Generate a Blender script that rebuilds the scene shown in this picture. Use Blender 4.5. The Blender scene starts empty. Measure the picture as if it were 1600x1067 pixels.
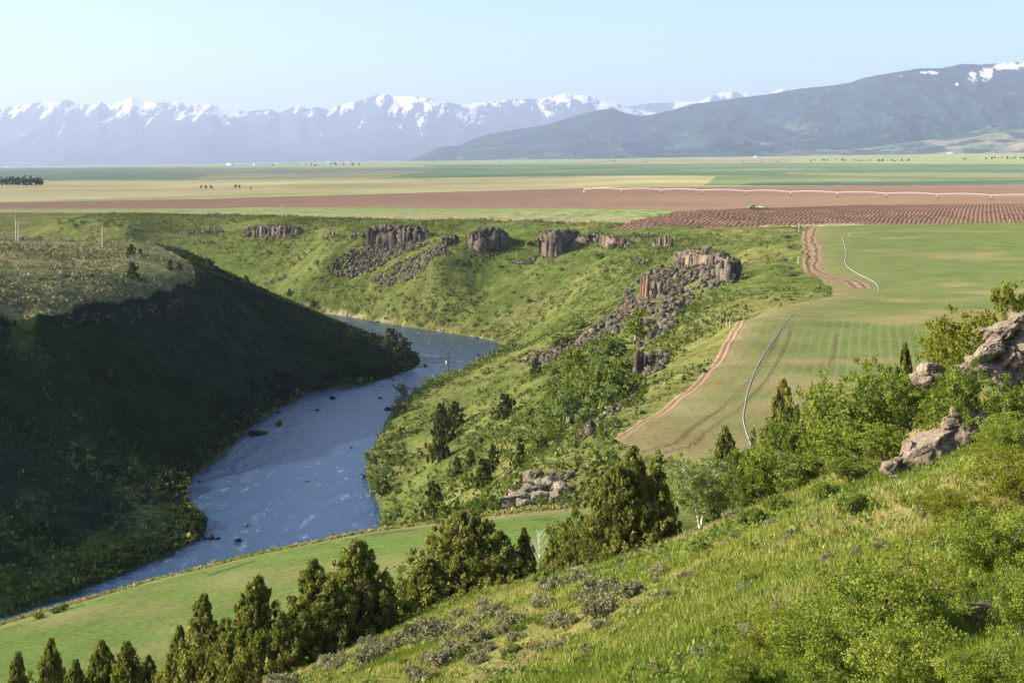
import bpy, math, random
import numpy as np
from math import radians, sin, cos, pi
rng = np.random.default_rng(7)
random.seed(7)
C = bpy.context.scene.collection
scn = bpy.context.scene

# ------------------------------------------------------------------ camera, sky, sun, exposure
F, CX, HY = 2200.0, 800.0, 243.0            # focal length and horizon, in pixels of the 1600x1067 photograph
cam_d = bpy.data.cameras.new("camera")
cam = bpy.data.objects.new("camera", cam_d); C.objects.link(cam)
cam.location = (0, 0, 0); cam.rotation_euler = (radians(90), 0, 0)
cam_d.sensor_width = 36; cam_d.lens = 36 * F / 1600.0
cam_d.shift_y = -(533.5 - HY) / 1600.0
cam_d.clip_start = 0.1; cam_d.clip_end = 200000
scn.camera = cam

SUN_EL, SUN_AZ = 27.0, 267.0                # azimuth clockwise from +Y (the view direction)
world = bpy.data.worlds.new("World"); scn.world = world; world.use_nodes = True
nt = world.node_tree; nt.nodes.clear()
sky = nt.nodes.new('ShaderNodeTexSky'); sky.sky_type = 'NISHITA'; sky.sun_disc = False
sky.sun_elevation = radians(SUN_EL); sky.sun_rotation = radians(SUN_AZ)
sky.altitude = 1800; sky.air_density = 0.72; sky.dust_density = 6.0; sky.ozone_density = 1.9
bg = nt.nodes.new('ShaderNodeBackground'); bg.inputs[1].default_value = 0.131
wo = nt.nodes.new('ShaderNodeOutputWorld')
nt.links.new(sky.outputs[0], bg.inputs[0]); nt.links.new(bg.outputs[0], wo.inputs[0])
sun_d = bpy.data.lights.new("sun", 'SUN'); sun_d.energy = 5.0; sun_d.angle = radians(0.5); sun_d.color = (1.0, 0.87, 0.68)
sun = bpy.data.objects.new("sun", sun_d); C.objects.link(sun)
sa, se = radians(SUN_AZ), radians(SUN_EL)
sdir = np.array([sin(sa) * cos(se), cos(sa) * cos(se), sin(se)])
from mathutils import Vector, Matrix
sun.rotation_euler = Vector(sdir).to_track_quat('Z', 'Y').to_euler()
sun.location = (-300, 0, 300)
scn.view_settings.view_transform = 'Standard'; scn.view_settings.look = 'None'
scn.view_settings.exposure = 1.3; scn.view_settings.gamma = 1.0

# ------------------------------------------------------------------ numpy helpers
def lin(r, g, b):
    return np.array([((c / 255.0) / 12.92 if c / 255.0 <= 0.04045 else ((c / 255.0 + 0.055) / 1.055) ** 2.4) for c in (r, g, b)])
def hash2(ix, iy, seed):
    h = (ix.astype(np.int64) * 374761393 + iy.astype(np.int64) * 668265263 + seed * 982451653) & 0xffffffff
    h = ((h ^ (h >> 13)) * 1274126177) & 0xffffffff
    h = ((h ^ (h >> 16)) * 2246822519) & 0xffffffff
    return ((h ^ (h >> 15)) & 0xffffff) / float(0xffffff)
def vnoise(x, y, seed=0):
    ix = np.floor(x); iy = np.floor(y); fx = x - ix; fy = y - iy
    fx = fx * fx * fx * (fx * (fx * 6 - 15) + 10); fy = fy * fy * fy * (fy * (fy * 6 - 15) + 10)
    a = hash2(ix, iy, seed); b = hash2(ix + 1, iy, seed); c = hash2(ix, iy + 1, seed); d = hash2(ix + 1, iy + 1, seed)
    return (a + (b - a) * fx) * (1 - fy) + (c + (d - c) * fx) * fy
def fbm(x, y, seed=0, o=4, g=0.5):
    s = 0; a = 1.0; t = 0
    for k in range(o):
        s = s + a * (vnoise(x * 2 ** k + 17.3 * k, y * 2 ** k - 9.1 * k, seed + k) - 0.5); t += a; a *= g
    return s / t * 2
def ridged(x, y, seed=0, o=5, g=0.5):
    s = 0; a = 1.0; t = 0
    for k in range(o):
        n = 1 - np.abs(2 * vnoise(x * 2 ** k + 5.7 * k, y * 2 ** k + 3.3 * k, seed + k) - 1); s = s + a * n * n; t += a; a *= g
    return s / t
def sstep(a, b, x):
    t = np.clip((x - a) / (b - a), 0, 1); return t * t * (3 - 2 * t)
def P(px, py, z):
    y = -z * F / (py - HY); return ((px - CX) / F * y, y, z)
def seg_dist(x, y, pl, closed=False, cap=None):
    """distance to a polyline and the arc length of the nearest point (only exact within cap)"""
    pl = np.asarray([q[:2] for q in pl], float)
    if closed: pl = np.vstack([pl, pl[:1]])
    shp = np.shape(x); x = np.ravel(x); y = np.ravel(y)
    if cap is not None:
        m0 = (x > pl[:, 0].min() - cap) & (x < pl[:, 0].max() + cap) & (y > pl[:, 1].min() - cap) & (y < pl[:, 1].max() + cap)
        xs, ys = x[m0], y[m0]
    else: xs, ys = x, y
    best = np.full(len(xs), 1e12); arc = np.zeros(len(xs)); s0 = 0
    order = None
    if cap is not None and len(xs) > 20000:
        order = np.argsort(ys, kind='stable'); xs = xs[order]; ys = ys[order]
    for i in range(len(pl) - 1):
        ax, ay = pl[i]; bx, by = pl[i + 1]; dx, dy = bx - ax, by - ay; L2 = dx * dx + dy * dy
        if L2 == 0: continue
        if order is not None: sl = slice(np.searchsorted(ys, min(ay, by) - cap), np.searchsorted(ys, max(ay, by) + cap))
        else: sl = slice(None)
        X_, Y_ = xs[sl], ys[sl]
        t = np.clip(((X_ - ax) * dx + (Y_ - ay) * dy) / L2, 0, 1)
        d = (X_ - ax - t * dx) ** 2 + (Y_ - ay - t * dy) ** 2
        m = d < best[sl]; best[sl] = np.where(m, d, best[sl]); arc[sl] = np.where(m, s0 + t * L2 ** .5, arc[sl]); s0 += L2 ** .5
    best = np.sqrt(best)
    if order is not None:
        b2 = np.empty_like(best); b2[order] = best; a2 = np.empty_like(arc); a2[order] = arc; best, arc = b2, a2
    if cap is not None:
        fb = np.full(len(x), 1e6); fb[m0] = best; fa = np.zeros(len(x)); fa[m0] = arc; best, arc = fb, fa
    return best.reshape(shp), arc.reshape(shp)
def inside(x, y, pl):
    pl = np.asarray([q[:2] for q in pl], float)
    shp = np.shape(x); x = np.ravel(x); y = np.ravel(y)
    m0 = (x > pl[:, 0].min()) & (x < pl[:, 0].max()) & (y > pl[:, 1].min()) & (y < pl[:, 1].max())
    xs, ys = x[m0], y[m0]; r = np.zeros(len(xs), bool); n = len(pl)
    for i in range(n):
        x0, y0 = pl[i]; x1, y1 = pl[(i + 1) % n]
        if y0 == y1: continue
        r ^= ((y0 > ys) != (y1 > ys)) & (xs < (x1 - x0) * (ys - y0) / (y1 - y0) + x0)
    out = np.zeros(len(x), bool); out[m0] = r
    return out.reshape(shp)
def smooth_line(pl, n=3):
    pl = np.asarray(pl, float)
    for _ in range(n):
        q = pl[:-1] * .75 + pl[1:] * .25; r = pl[:-1] * .25 + pl[1:] * .75
        m = np.empty((2 * len(q), pl.shape[1])); m[0::2] = q; m[1::2] = r
        pl = np.vstack([pl[:1], m, pl[-1:]])
    return pl

# ------------------------------------------------------------------ the lie of the land
RIV = -95.0
left_bank = smooth_line([(-600, 90), (-330, 150), (-240, 190), (-172, 238), (-113, 274), (-103, 293), (-91, 313), (-78, 344), (-77, 362), (-88.6, 382), (-95.6, 416), (-91.6, 443), (-92, 495), (-87, 533), (-82, 566), (-63, 581), (-54, 599), (-41, 633), (-46, 678), (-60, 725), (-100, 775), (-150, 830), (-220, 880), (-330, 920), (-600, 940)], 2)
right_bank = smooth_line([(-600, 1000), (-330, 975), (-220, 930), (-160, 880), (-108, 846), (-72, 798), (-34, 754), (-6.5, 721), (-4.7, 692), (-12, 659), (-28, 611), (-39, 569), (-45, 526), (-44.6, 478), (-45, 443), (-43.5, 416), (-37, 389), (-33, 361), (-36, 325), (-50, 285), (-85, 245), (-150, 205), (-240, 150), (-600, 30)], 2)
river_poly = np.vstack([left_bank, right_bank])

far_rim = [P(-300, 332, -46), P(0, 333, -46), P(200, 333, -46), P(400, 337, -45.5), P(600, 343, -44), P(750, 344, -42), P(870, 347, -41), P(950, 349, -40), P(1050, 351, -39.3), P(1150, 353, -38.6), P(1240, 354, -38)]
field_edge = [P(960, 683, -41), P(975, 672, -40.8), P(1000, 655, -40.5), P(1050, 620, -40), P(1100, 575, -39), P(1128, 535, -38.2), P(1150, 500, -37.5), P(1200, 481, -37), P(1300, 463, -36.7)]
field_edge2 = [P(1300, 452, -42.5), P(1285, 440, -42), P(1268, 425, -41.3), P(1262, 400, -39.7), P(1255, 375, -38.6), P(1268, 355, -38)]
low_rim = [P(-400, 1090, -51), P(-150, 1022, -50), P(0, 975, -48.5), P(100, 945, -48), P(250, 902, -47), P(400, 865, -46), P(560, 832, -45), P(690, 815, -44), P(800, 800, -43), P(930, 790, -42)]
mesa_rim = [(-330, 230, -48), (-240, 270, -48), (-200, 330, -48), (-182, 400, -48), P(0, 478, -47.5), P(60, 480, -47.5), P(120, 470, -48), P(190, 464, -48), P(250, 451, -48), P(305, 438, -48), P(300, 415, -47), P(275, 398, -45.5), P(240, 380, -42.5)]
cliff_foot = [(x + 5, y - 1, z - 6.5) for x, y, z in mesa_rim[3:10]]
spine = [P(290, 391, -45.5), P(330, 421, -52), P(380, 442, -60), P(450, 472, -69), P(520, 502, -79), P(580, 532, -87), P(630, 554, -93)]
lines = [far_rim, field_edge, field_edge2, low_rim, mesa_rim, cliff_foot, spine,
    [P(1300, 463, -36.7), P(1420, 461, -36.5), P(1600, 440, -37)],
    [P(1300, 452, -42.5), P(1420, 457, -42.3), (160, 430, -40.5)],
    [(x, y, RIV) for x, y in left_bank], [(x, y, RIV) for x, y in right_bank],
    # hill foot
    [(-90, 95, -48), (-45, 105, -44.5), (-25, 110, -42.5), (-8, 120, -40.5), (8, 130, -39.5), (30, 140, -40), (60, 160, -39.5), (100, 200, -38.5)],
    # far wall profiles
    [P(400, 345, -47), P(430, 354, -49), P(432, 369, -55), P(420, 420, -74), P(450, 468, -89)],
    [P(500, 350, -47), P(515, 360, -50), P(510, 400, -62), P(520, 450, -79), P(530, 480, -90)],
    [P(600, 350, -45.5), P(600, 357, -47), P(600, 382, -55), P(600, 430, -71), P(600, 470, -84)],
    [P(680, 350, -44), P(680, 362, -47), P(680, 400, -57), P(680, 450, -75), P(680, 490, -86)],
    [P(760, 356, -44.5), P(760, 388, -53.5), P(750, 450, -74), P(740, 490, -85)],
    [P(870, 356, -43), P(870, 402, -56), P(870, 450, -70), P(850, 500, -84)],
    [P(950, 360, -43), P(950, 400, -53), P(930, 440, -63), P(900, 480, -74), P(850, 520, -83), P(800, 545, -89)],
    [P(1050, 363, -42), P(1050, 395, -47), P(1040, 410, -51)],
    [P(1150, 375, -41), P(1140, 400, -45), P(1130, 420, -48), P(1000, 440, -57)],
    [P(1240, 370, -38.8), P(1230, 395, -39.5), P(1200, 430, -42), P(1150, 470, -43.5), P(1100, 520, -43), P(1000, 650, -42)],
    [P(1180, 365, -39.8), P(1180, 400, -42.5)],
    [P(1100, 460, -48), P(1050, 480, -51), P(1000, 560, -50), P(950, 600, -52), P(950, 650, -46)],
    [P(950, 500, -61), P(900, 540, -66), P(840, 560, -74), P(780, 562, -84)],
    [P(900, 600, -60), P(850, 600, -66), P(800, 620, -73), P(700, 650, -85)],
    [P(900, 690, -45.5), P(860, 650, -58), P(760, 700, -72), P(680, 730, -84)],
    [P(880, 762, -43), P(950, 740, -41.5), P(950, 700, -41.5)],
    [P(840, 745, -46), P(790, 760, -54), P(700, 790, -68), P(630, 800, -90)],
    # lower field interior
    [P(600, 930, -42), P(300, 1040, -44), P(100, 1067, -45), P(-100, 1120, -46)], [P(850, 840, -40.8), P(1000, 760, -40.5)],
    # drop behind the lower field
    [(-10, 205, -58), (-30, 200, -63), (-45, 190, -66), (-60, 180, -68), (-90, 165, -70), (-140, 140, -72)],
    [(-20, 250, -80), (-40, 240, -89), (-70, 215, -93)],
    # main field interior
    [P(1045, 715, -41), P(1100, 690, -41), P(1200, 600, -39.5), P(1300, 520, -38), P(1300, 480, -37)], [P(1600, 600, -38.5), P(1600, 500, -37.5)],
    [P(1450, 400, -39.2), P(1600, 400, -38.6)], [P(1270, 352, -38), P(1600, 348, -38), (420, 780, -38)],
    # mesa top
    [P(0, 365, -40), P(160, 393, -42.5), P(22, 375, -41)], [P(100, 430, -45)], [(-300, 500, -44), (-420, 700, -41)],
    # plateau and the low ground left of it
    [P(100, 350, -50), P(200, 356, -51), P(280, 360, -54)], [(-420, 1150, -46), (0, 1150, -42), (200, 1150, -39), (420, 1150, -38)],
    [(500, 500, -35), (400, 300, -33), (300, 200, -30), (500, 100, -10)],
]
hill_pts = [(0, 0, -1.9), (5.7, 18, -6.7), (0, 35, -13), (18, 50, -10.2), (20, 57.5, -9.3), (17, 60, -11.8), (27, 60, -7.5), (14.5, 58, -13.4), (8.9, 65, -17.3), (5.2, 72, -20.8), (-3.4, 75, -23.4), (-8, 72, -25), (-12, 66, -24.9), (-18, 68, -28), (-26, 75, -32), (-20, 55, -24.5), (-10, 45, -18.5), (30, 55, -7), (22, 64, -11.5), (40, 70, -9), (60, 100, -15), (35, 100, -22), (20, 90, -21), (10, 95, -28), (-5, 95, -33), (-40, 60, -33), (-30, 20, -18), (30, 0, 4), (40, 30, 2), (60, 50, 0), (-60, 0, -22), (100, 100, -10), (100, 150, -25), (150, 120, -8), (0, -60, 8), (8, 40, -10.3), (2, 20, -8)]
pts = [np.array(hill_pts)]
for pl in lines:
    pl = np.array(pl, float); out = [pl[:1]]
    for a, b in zip(pl[:-1], pl[1:]):
        n = max(1, int(np.hypot(*(b - a)[:2]) // 16)); n = min(n, 12)
        out.append(a + (b - a) * (np.arange(1, n + 1) / n)[:, None])
    pts.append(np.vstack(out))
pts = np.vstack(pts)
keep = []
for i, p in enumerate(pts):
    if all((p[0] - pts[j][0]) ** 2 + (p[1] - pts[j][1]) ** 2 > 6.0 for j in keep): keep.append(i)
pts = pts[keep]
_n = len(pts)
_D = np.hypot(pts[:, None, 0] - pts[None, :, 0], pts[:, None, 1] - pts[None, :, 1])
_A = np.zeros((_n + 1, _n + 1)); _A[:_n, :_n] = _D + np.eye(_n) * -0.4; _A[:_n, _n] = 1; _A[_n, :_n] = 1
_w = np.linalg.solve(_A, np.append(pts[:, 2], 0))
print("control points", _n)
def rbf(x, y):
    x = np.clip(x, -420, 420); y = np.clip(y, -60, 1180)
    shp = np.shape(x); x = np.ravel(x).astype(np.float32); y = np.ravel(y).astype(np.float32); out = np.empty(len(x), np.float32)
    w = _w.astype(np.float32); px_, py_ = pts[:, 0].astype(np.float32), pts[:, 1].astype(np.float32)
    for i in range(0, len(x), 8192):
        d = np.sqrt((x[i:i + 8192, None] - px_) ** 2 + (y[i:i + 8192, None] - py_) ** 2)
        out[i:i + 8192] = d @ w[:-1] + w[-1]
    return out.reshape(shp).astype(float)
def plain_z(x, y):
    t = np.clip(x / np.maximum(y, 1), -0.6, 0.5)
    z0 = -38 - 8 * np.clip(-t / 0.3 + 0.3, 0, 1)
    s = 0.0022 - (0.23 - t) * 0.0157
    return z0 + np.maximum(y - 1400, 0) * s + fbm(x / 900, y / 900, 31, 3) * 3.0 * sstep(1500, 3000, y)
_gx = np.arange(-424, 428, 4.0); _gy = np.arange(-64, 1188, 4.0)
_GX, _GY = np.meshgrid(_gx, _gy); _G = rbf(_GX, _GY)
def rbf_fast(x, y):
    fx = np.clip((x + 424) / 4, 0, len(_gx) - 1.001); fy = np.clip((y + 64) / 4, 0, len(_gy) - 1.001)
    ix = fx.astype(int); iy = fy.astype(int); fx = fx - ix; fy = fy - iy
    return (_G[iy, ix] * (1 - fx) + _G[iy, ix + 1] * fx) * (1 - fy) + (_G[iy + 1, ix] * (1 - fx) + _G[iy + 1, ix + 1] * fx) * fy

main_poly = [p[:2] for p in field_edge + field_edge2] + [P(1400, 350, -38)[:2], P(1600, 348, -38)[:2], (520, 800), (520, 100), (100, 150), (60, 150), P(1200, 735, -40)[:2], P(1045, 716, -41)[:2], P(990, 706, -41)[:2]]
low_poly = [p[:2] for p in low_rim] + [P(960, 800, -41)[:2], (20, 150), (5, 124), (-12, 114), (-28, 106), (-48, 98), (-110, 80)]
mesa_poly = [p[:2] for p in mesa_rim] + [P(200, 366, -41)[:2], P(0, 364, -40)[:2], (-450, 720), (-600, 500), (-600, 200)]
furrow_poly = [P(958, 347, -38)[:2], P(1060, 333, -38)[:2], P(1190, 327, -38)[:2], P(1330, 320.5, -38)[:2], P(1600, 318, -38)[:2], (900, 1080), (600, 800), P(1600, 348.5, -38)[:2], P(1300, 351, -38)[:2], P(1130, 352, -38.4)[:2]]
brown_poly = [P(-300, 319, -46)[:2], P(0, 316, -45.5)[:2], P(400, 303, -42)[:2], P(900, 294, -39)[:2], P(1600, 290.5, -38)[:2], (1500, 1700), (1500, 1080), (900, 1080), P(1600, 318, -38)[:2], P(1330, 320.5, -38)[:2], P(1190, 327, -38)[:2], P(1060, 333, -38)[:2], P(960, 329, -38.5)[:2], P(800, 325.5, -40)[:2], P(400, 320, -43)[:2], P(0, 327, -46)[:2], P(-300, 330, -46)[:2]]
track = [P(1268, 357, -38), P(1262, 375, -38.6), P(1272, 398, -39.7), P(1264, 422, -41.3), P(1290, 436, -42), P(1330, 440, -42.3), P(1345, 450, -42.4)]
FD = (0.336, 1.0)
_fl = math.hypot(*FD); FD = (FD[0] / _fl, FD[1] / _fl)
def furrow_u(x, y):
    return (x * FD[1] - y * FD[0]) + 0.8 * fbm(x / 160, y / 160, 77, 2) + 0.0016 * np.maximum(160 - x, 0) ** 2

CLIFF_STEPS = []          # (polyline of x, y, ztop), depth
def terrain(x, y, detail=True):
    x = np.asarray(x, float); y = np.asarray(y, float)
    z = rbf_fast(x, y)
    k = sstep(1020, 1180, y)
    z = z * (1 - k) + plain_z(x, y) * k
    if detail:
        flat = inside(x, y, main_poly) | inside(x, y, low_poly)
        df = np.minimum(seg_dist(x, y, main_poly, True, 12)[0], seg_dist(x, y, low_poly, True, 12)[0])
        rough = np.where(flat, 0.05, 0.05 + 0.95 * sstep(0, 10, df))
        rough = rough * (1 - sstep(880, 1000, y)) * (0.25 + 0.75 * sstep(60, 200, y))
        mz = inside(x, y, mesa_poly); rough = np.where(mz, rough * 0.45, rough)
        n = fbm(x / 38, y / 38, 3, 3) * 2.0 + fbm(x / 9, y / 9, 5, 3) * 0.8 + fbm(x / 2.5, y / 2.5, 8, 2) * 0.25
        lws = (x < -45) & (y > 240) & (y < 740) & ~mz
        n = n + np.where(lws, -2.6 * (ridged((x * .38 + y * .92) / 34 + 3, (x * .92 - y * .38) / 90, 19, 3) - .5) * 2, 0)
        near = 1 - sstep(110, 150, y)
        n2 = fbm(x / 6, y / 6, 12, 3) * 0.35 + fbm(x / 1.4, y / 1.4, 15, 2) * 0.07
        z = z + n * rough * (1 - near) + n2 * near * np.where(flat, 0.2, 1) * (1 - sstep(140, 160, y))
        fu = inside(x, y, furrow_poly)
        z = z + np.where(fu, 0.10 * np.sin(furrow_u(x, y) * 2 * pi / 2.6), 0)
    for (cl, dep) in CLIFF_STEPS:
        m_ = (x > cl[:, 0].min() - 14) & (x < cl[:, 0].max() + 14) & (y > cl[:, 1].min() - 3) & (y < cl[:, 1].max() + 45)
        if not m_.any(): continue
        xs_, ys_, zs_ = x[m_], y[m_], z[m_]
        if ys_.size == 0: continue
        ly = np.interp(xs_, cl[:, 0], cl[:, 1]); lz = np.interp(xs_, cl[:, 0], cl[:, 2]); db = ys_ - ly
        dx_ = np.maximum(np.maximum(cl[:, 0].min() - xs_, xs_ - cl[:, 0].max()), 0)
        zb_ = lz - .8 - .30 * np.maximum(db - dep, 0) - dx_ * .8 + .6 * fbm(xs_ / 3, ys_ / 3, 97, 2)
        z = z.copy(); z[m_] = np.where(db > dep * .45, np.maximum(zs_, np.minimum(zb_, zs_ + 9)), zs_)
    rin = inside(x, y, river_poly)
    rd = seg_dist(x, y, river_poly, True, 65)[0]
    z = np.where(rin, RIV - np.minimum(2.5, 0.15 + rd * 0.35), np.where(rd < 60, np.maximum(z, RIV + 0.25 + np.minimum(rd * 0.12, 1.0)), z))
    return z
def hit(px, py, y0=8.0, y1=6000.0):
    """where the sight line of a photo pixel meets the ground"""
    ys = np.concatenate([np.arange(y0, 1200, 0.7), np.geomspace(1200, y1, 600)]); ys = ys[ys >= y0]
    x = (px - CX) / F * ys; zr = -(py - HY) / F * ys
    g = terrain(x, ys); m = np.nonzero(g >= zr)[0]
    i = m[0] if len(m) else len(ys) - 1
    return float(x[i]), float(ys[i]), float(g[i])
def gz(x, y): return float(terrain(np.array([x]), np.array([y]))[0])

CLIFFS = [   # (px, top, foot) of the photograph along each big cliff, depth of its column bed
 ('c1', [(382, 356, 368), (400, 352, 371), (440, 350, 371), (466, 355, 368)], 5), ('c2', [(574, 358, 384), (600, 351, 384), (640, 352, 380), (664, 357, 376)], 6),
 ('c3', [(734, 366, 390), (750, 355, 396), (775, 355, 393), (788, 362, 388)], 6), ('c4', [(846, 361, 400), (868, 357, 403), (880, 358, 392), (899, 359, 380)], 5),
 ('c5', [(903, 370, 386), (935, 362, 378), (958, 369, 389), (982, 371, 387)], 5), ('c7', [(1058, 394, 412), (1078, 389, 417), (1110, 389, 418), (1138, 396, 414)], 5)]
for nm_, pp_, dep_ in CLIFFS:
    b_ = [hit(p[0], p[2], 150) for p in pp_]
    CLIFF_STEPS.append((np.array([(b[0], b[1], -(p[1] - HY) / F * (b[1] + dep_ * .5)) for b, p in zip(b_, pp_)]), dep_))

# ------------------------------------------------------------------ mesh and material helpers
def mesh_np(name, v, faces, mat=None, parent=None, attrs=None, smooth=False, link=True):
    """faces: (n,k) int array, or a list of such arrays"""
    me = bpy.data.meshes.new(name)
    fl = faces if isinstance(faces, list) else [faces]
    v = np.asarray(v, np.float32)
    me.vertices.add(len(v)); me.vertices.foreach_set('co', v.ravel())
    idx = np.concatenate([f.ravel() for f in fl]).astype(np.int32)
    cnt = np.concatenate([np.full(len(f), f.shape[1]) for f in fl])
    st = np.concatenate([[0], np.cumsum(cnt)[:-1]]).astype(np.int32)
    me.loops.add(len(idx)); me.loops.foreach_set('vertex_index', idx)
    me.polygons.add(len(cnt)); me.polygons.foreach_set('loop_start', st)
    if attrs:
        for an, av in attrs.items():
            av = np.asarray(av, np.float32)
            if av.ndim == 1:
                a = me.attributes.new(an, 'FLOAT', 'POINT'); a.data.foreach_set('value', av)
            else:
                if av.shape[1] == 3: av = np.hstack([av, np.ones((len(av), 1), np.float32)])
                a = me.attributes.new(an, 'FLOAT_COLOR', 'POINT'); a.data.foreach_set('color', av.ravel())
    if smooth: me.polygons.foreach_set('use_smooth', np.ones(len(cnt), bool))
    me.update(calc_edges=True)
    if mat: me.materials.append(mat)
    o = bpy.data.objects.new(name, me)
    if link: C.objects.link(o)
    if parent is not None: o.parent = parent
    return o
def tag(o, label=None, cat=None, group=None, kind=None):
    if label: o['label'] = label
    if cat: o['category'] = cat
    if group: o['group'] = group
    if kind: o['kind'] = kind
    return o
class N:
    """tiny node-tree writer"""
    def __init__(s, name):
        s.m = bpy.data.materials.new(name); s.m.use_nodes = True; s.t = s.m.node_tree; s.t.nodes.clear()
        s.out = s.t.nodes.new('ShaderNodeOutputMaterial')
    def n(s, typ, props=None, **ins):
        nd = s.t.nodes.new(typ)
        for k, v in (props or {}).items(): setattr(nd, k, v)
        for k, v in ins.items():
            sock = nd.inputs[int(k[1:])] if k[0] == 'i' and k[1:].isdigit() else nd.inputs[k.replace('_', ' ')]
            if isinstance(v, bpy.types.NodeSocket): s.t.links.new(v, sock)
            else: sock.default_value = v
        return nd
    def noise(s, scale, detail=4, rough=0.55, vec=None):
        nd = s.n('ShaderNodeTexNoise', Scale=scale, Detail=detail, Roughness=rough)
        if vec is None: vec = s.n('ShaderNodeNewGeometry').outputs['Position']
        s.t.links.new(vec, nd.inputs['Vector']); return nd.outputs[0]
    def ramp(s, fac, stops):
        nd = s.t.nodes.new('ShaderNodeValToRGB'); s.t.links.new(fac, nd.inputs[0]); el = nd.color_ramp.elements
        while len(el) > 1: el.remove(el[-1])
        el[0].position = stops[0][0]; el[0].color = (*stops[0][1], 1)
        for p_, c_ in stops[1:]: e = el.new(p_); e.color = (*c_, 1)
        return nd.outputs[0]
    def mix(s, fac, a, b, mode='MIX'):
        nd = s.t.nodes.new('ShaderNodeMix'); nd.data_type = 'RGBA'; nd.blend_type = mode
        for v, i in ((fac, 0), (a, 6), (b, 7)):
            if isinstance(v, bpy.types.NodeSocket): s.t.links.new(v, nd.inputs[i])
            else: nd.inputs[i].default_value = v if i == 0 else (*v[:3], 1)
        return nd.outputs[2]
    def math(s, op, a, b=0.0, c=None):
        nd = s.t.nodes.new('ShaderNodeMath'); nd.operation = op
        for v, i in ((a, 0), (b, 1), (c, 2)):
            if v is None: continue
            if isinstance(v, bpy.types.NodeSocket): s.t.links.new(v, nd.inputs[i])
            else: nd.inputs[i].default_value = v
        return nd.outputs[0]
    def done(s, shader): s.t.links.new(shader, s.out.inputs[0]); return s.m
def gray(v): return (v, v, v)

def ground_material(name, s1, s2, bump=0.3, rows=None, lo=0.72, hi=1.28):
    m = N(name)
    col = m.n('ShaderNodeAttribute', {'attribute_name': 'col'}).outputs['Color']
    k = m.ramp(m.noise(s1, 5, 0.6), [(0.3, gray(lo)), (0.7, gray(hi))])
    c = m.mix(1.0, col, k, 'MULTIPLY')
    k2 = m.ramp(m.noise(s2, 4, 0.65), [(0.3, (lo, lo * .98, lo * .93)), (0.7, (hi, hi, hi * .97))])
    c = m.mix(1.0, c, k2, 'MULTIPLY')
    h = m.noise(s2, 4, 0.65)
    if rows:
        per, amt, rc = rows
        d = m.n('ShaderNodeAttribute', {'attribute_name': 'rowd'}).outputs['Fac']
        w = m.math('SINE', m.math('MULTIPLY', d, 2 * pi / per))
        w2 = m.math('SINE', m.math('MULTIPLY', d, 2 * pi / (per * 5.3)))
        w = m.math('MULTIPLY_ADD', w2, 0.15, w)
        n = m.noise(0.035, 4, 0.6)
        f = m.math('MULTIPLY', m.math('MAXIMUM', m.math('ADD', w, -0.1), 0.0), m.math('MULTIPLY', m.math('MAXIMUM', m.math('ADD', n, -0.30), 0.0), amt))
        c = m.mix(m.math('MINIMUM', f, 0.8), c, rc)
    b = m.n('ShaderNodeBump', Strength=bump, Distance=0.3, Height=h)
    bs = m.n('ShaderNodeBsdfDiffuse', Color=c, Roughness=0.6, Normal=b.outputs[0])
    return m.done(bs.outputs[0])

M_hill = ground_material('hill_turf', 0.6, 5.0, 0.6)
M_slope = ground_material('canyon_turf', 0.12, 0.9, 1.0, lo=.62, hi=1.38)
M_plain = ground_material('plain_cover', 0.004, 0.03, 0.1, lo=.88, hi=1.12)
M_field = ground_material('crop_rows', 0.09, 1.3, 0.5, (1.55, 1.9, (.21, .18, .09)), lo=.82, hi=1.18)
M_soil = ground_material('tilled_soil', 0.05, 0.6, 0.5, lo=.9, hi=1.1)
M_track = ground_material('dirt', 0.3, 2.0, 0.5)

# ------------------------------------------------------------------ terrain sheet, cut into its named pieces
az = np.unique(np.concatenate([np.radians(np.linspace(-78, -23.5, 90)), np.radians(np.linspace(-23.5, 23.5, 1180)), np.radians(np.linspace(23.5, 78, 90))]))
r = np.unique(np.concatenate([np.geomspace(1.0, 60, 150), np.arange(60, 240, 0.9), np.arange(240, 960, 1.15), np.arange(960, 1500, 3.5), np.arange(1500, 2600, 14), np.geomspace(2600, 50000, 150)]))
A_, R_ = np.meshgrid(az, r)
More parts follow.
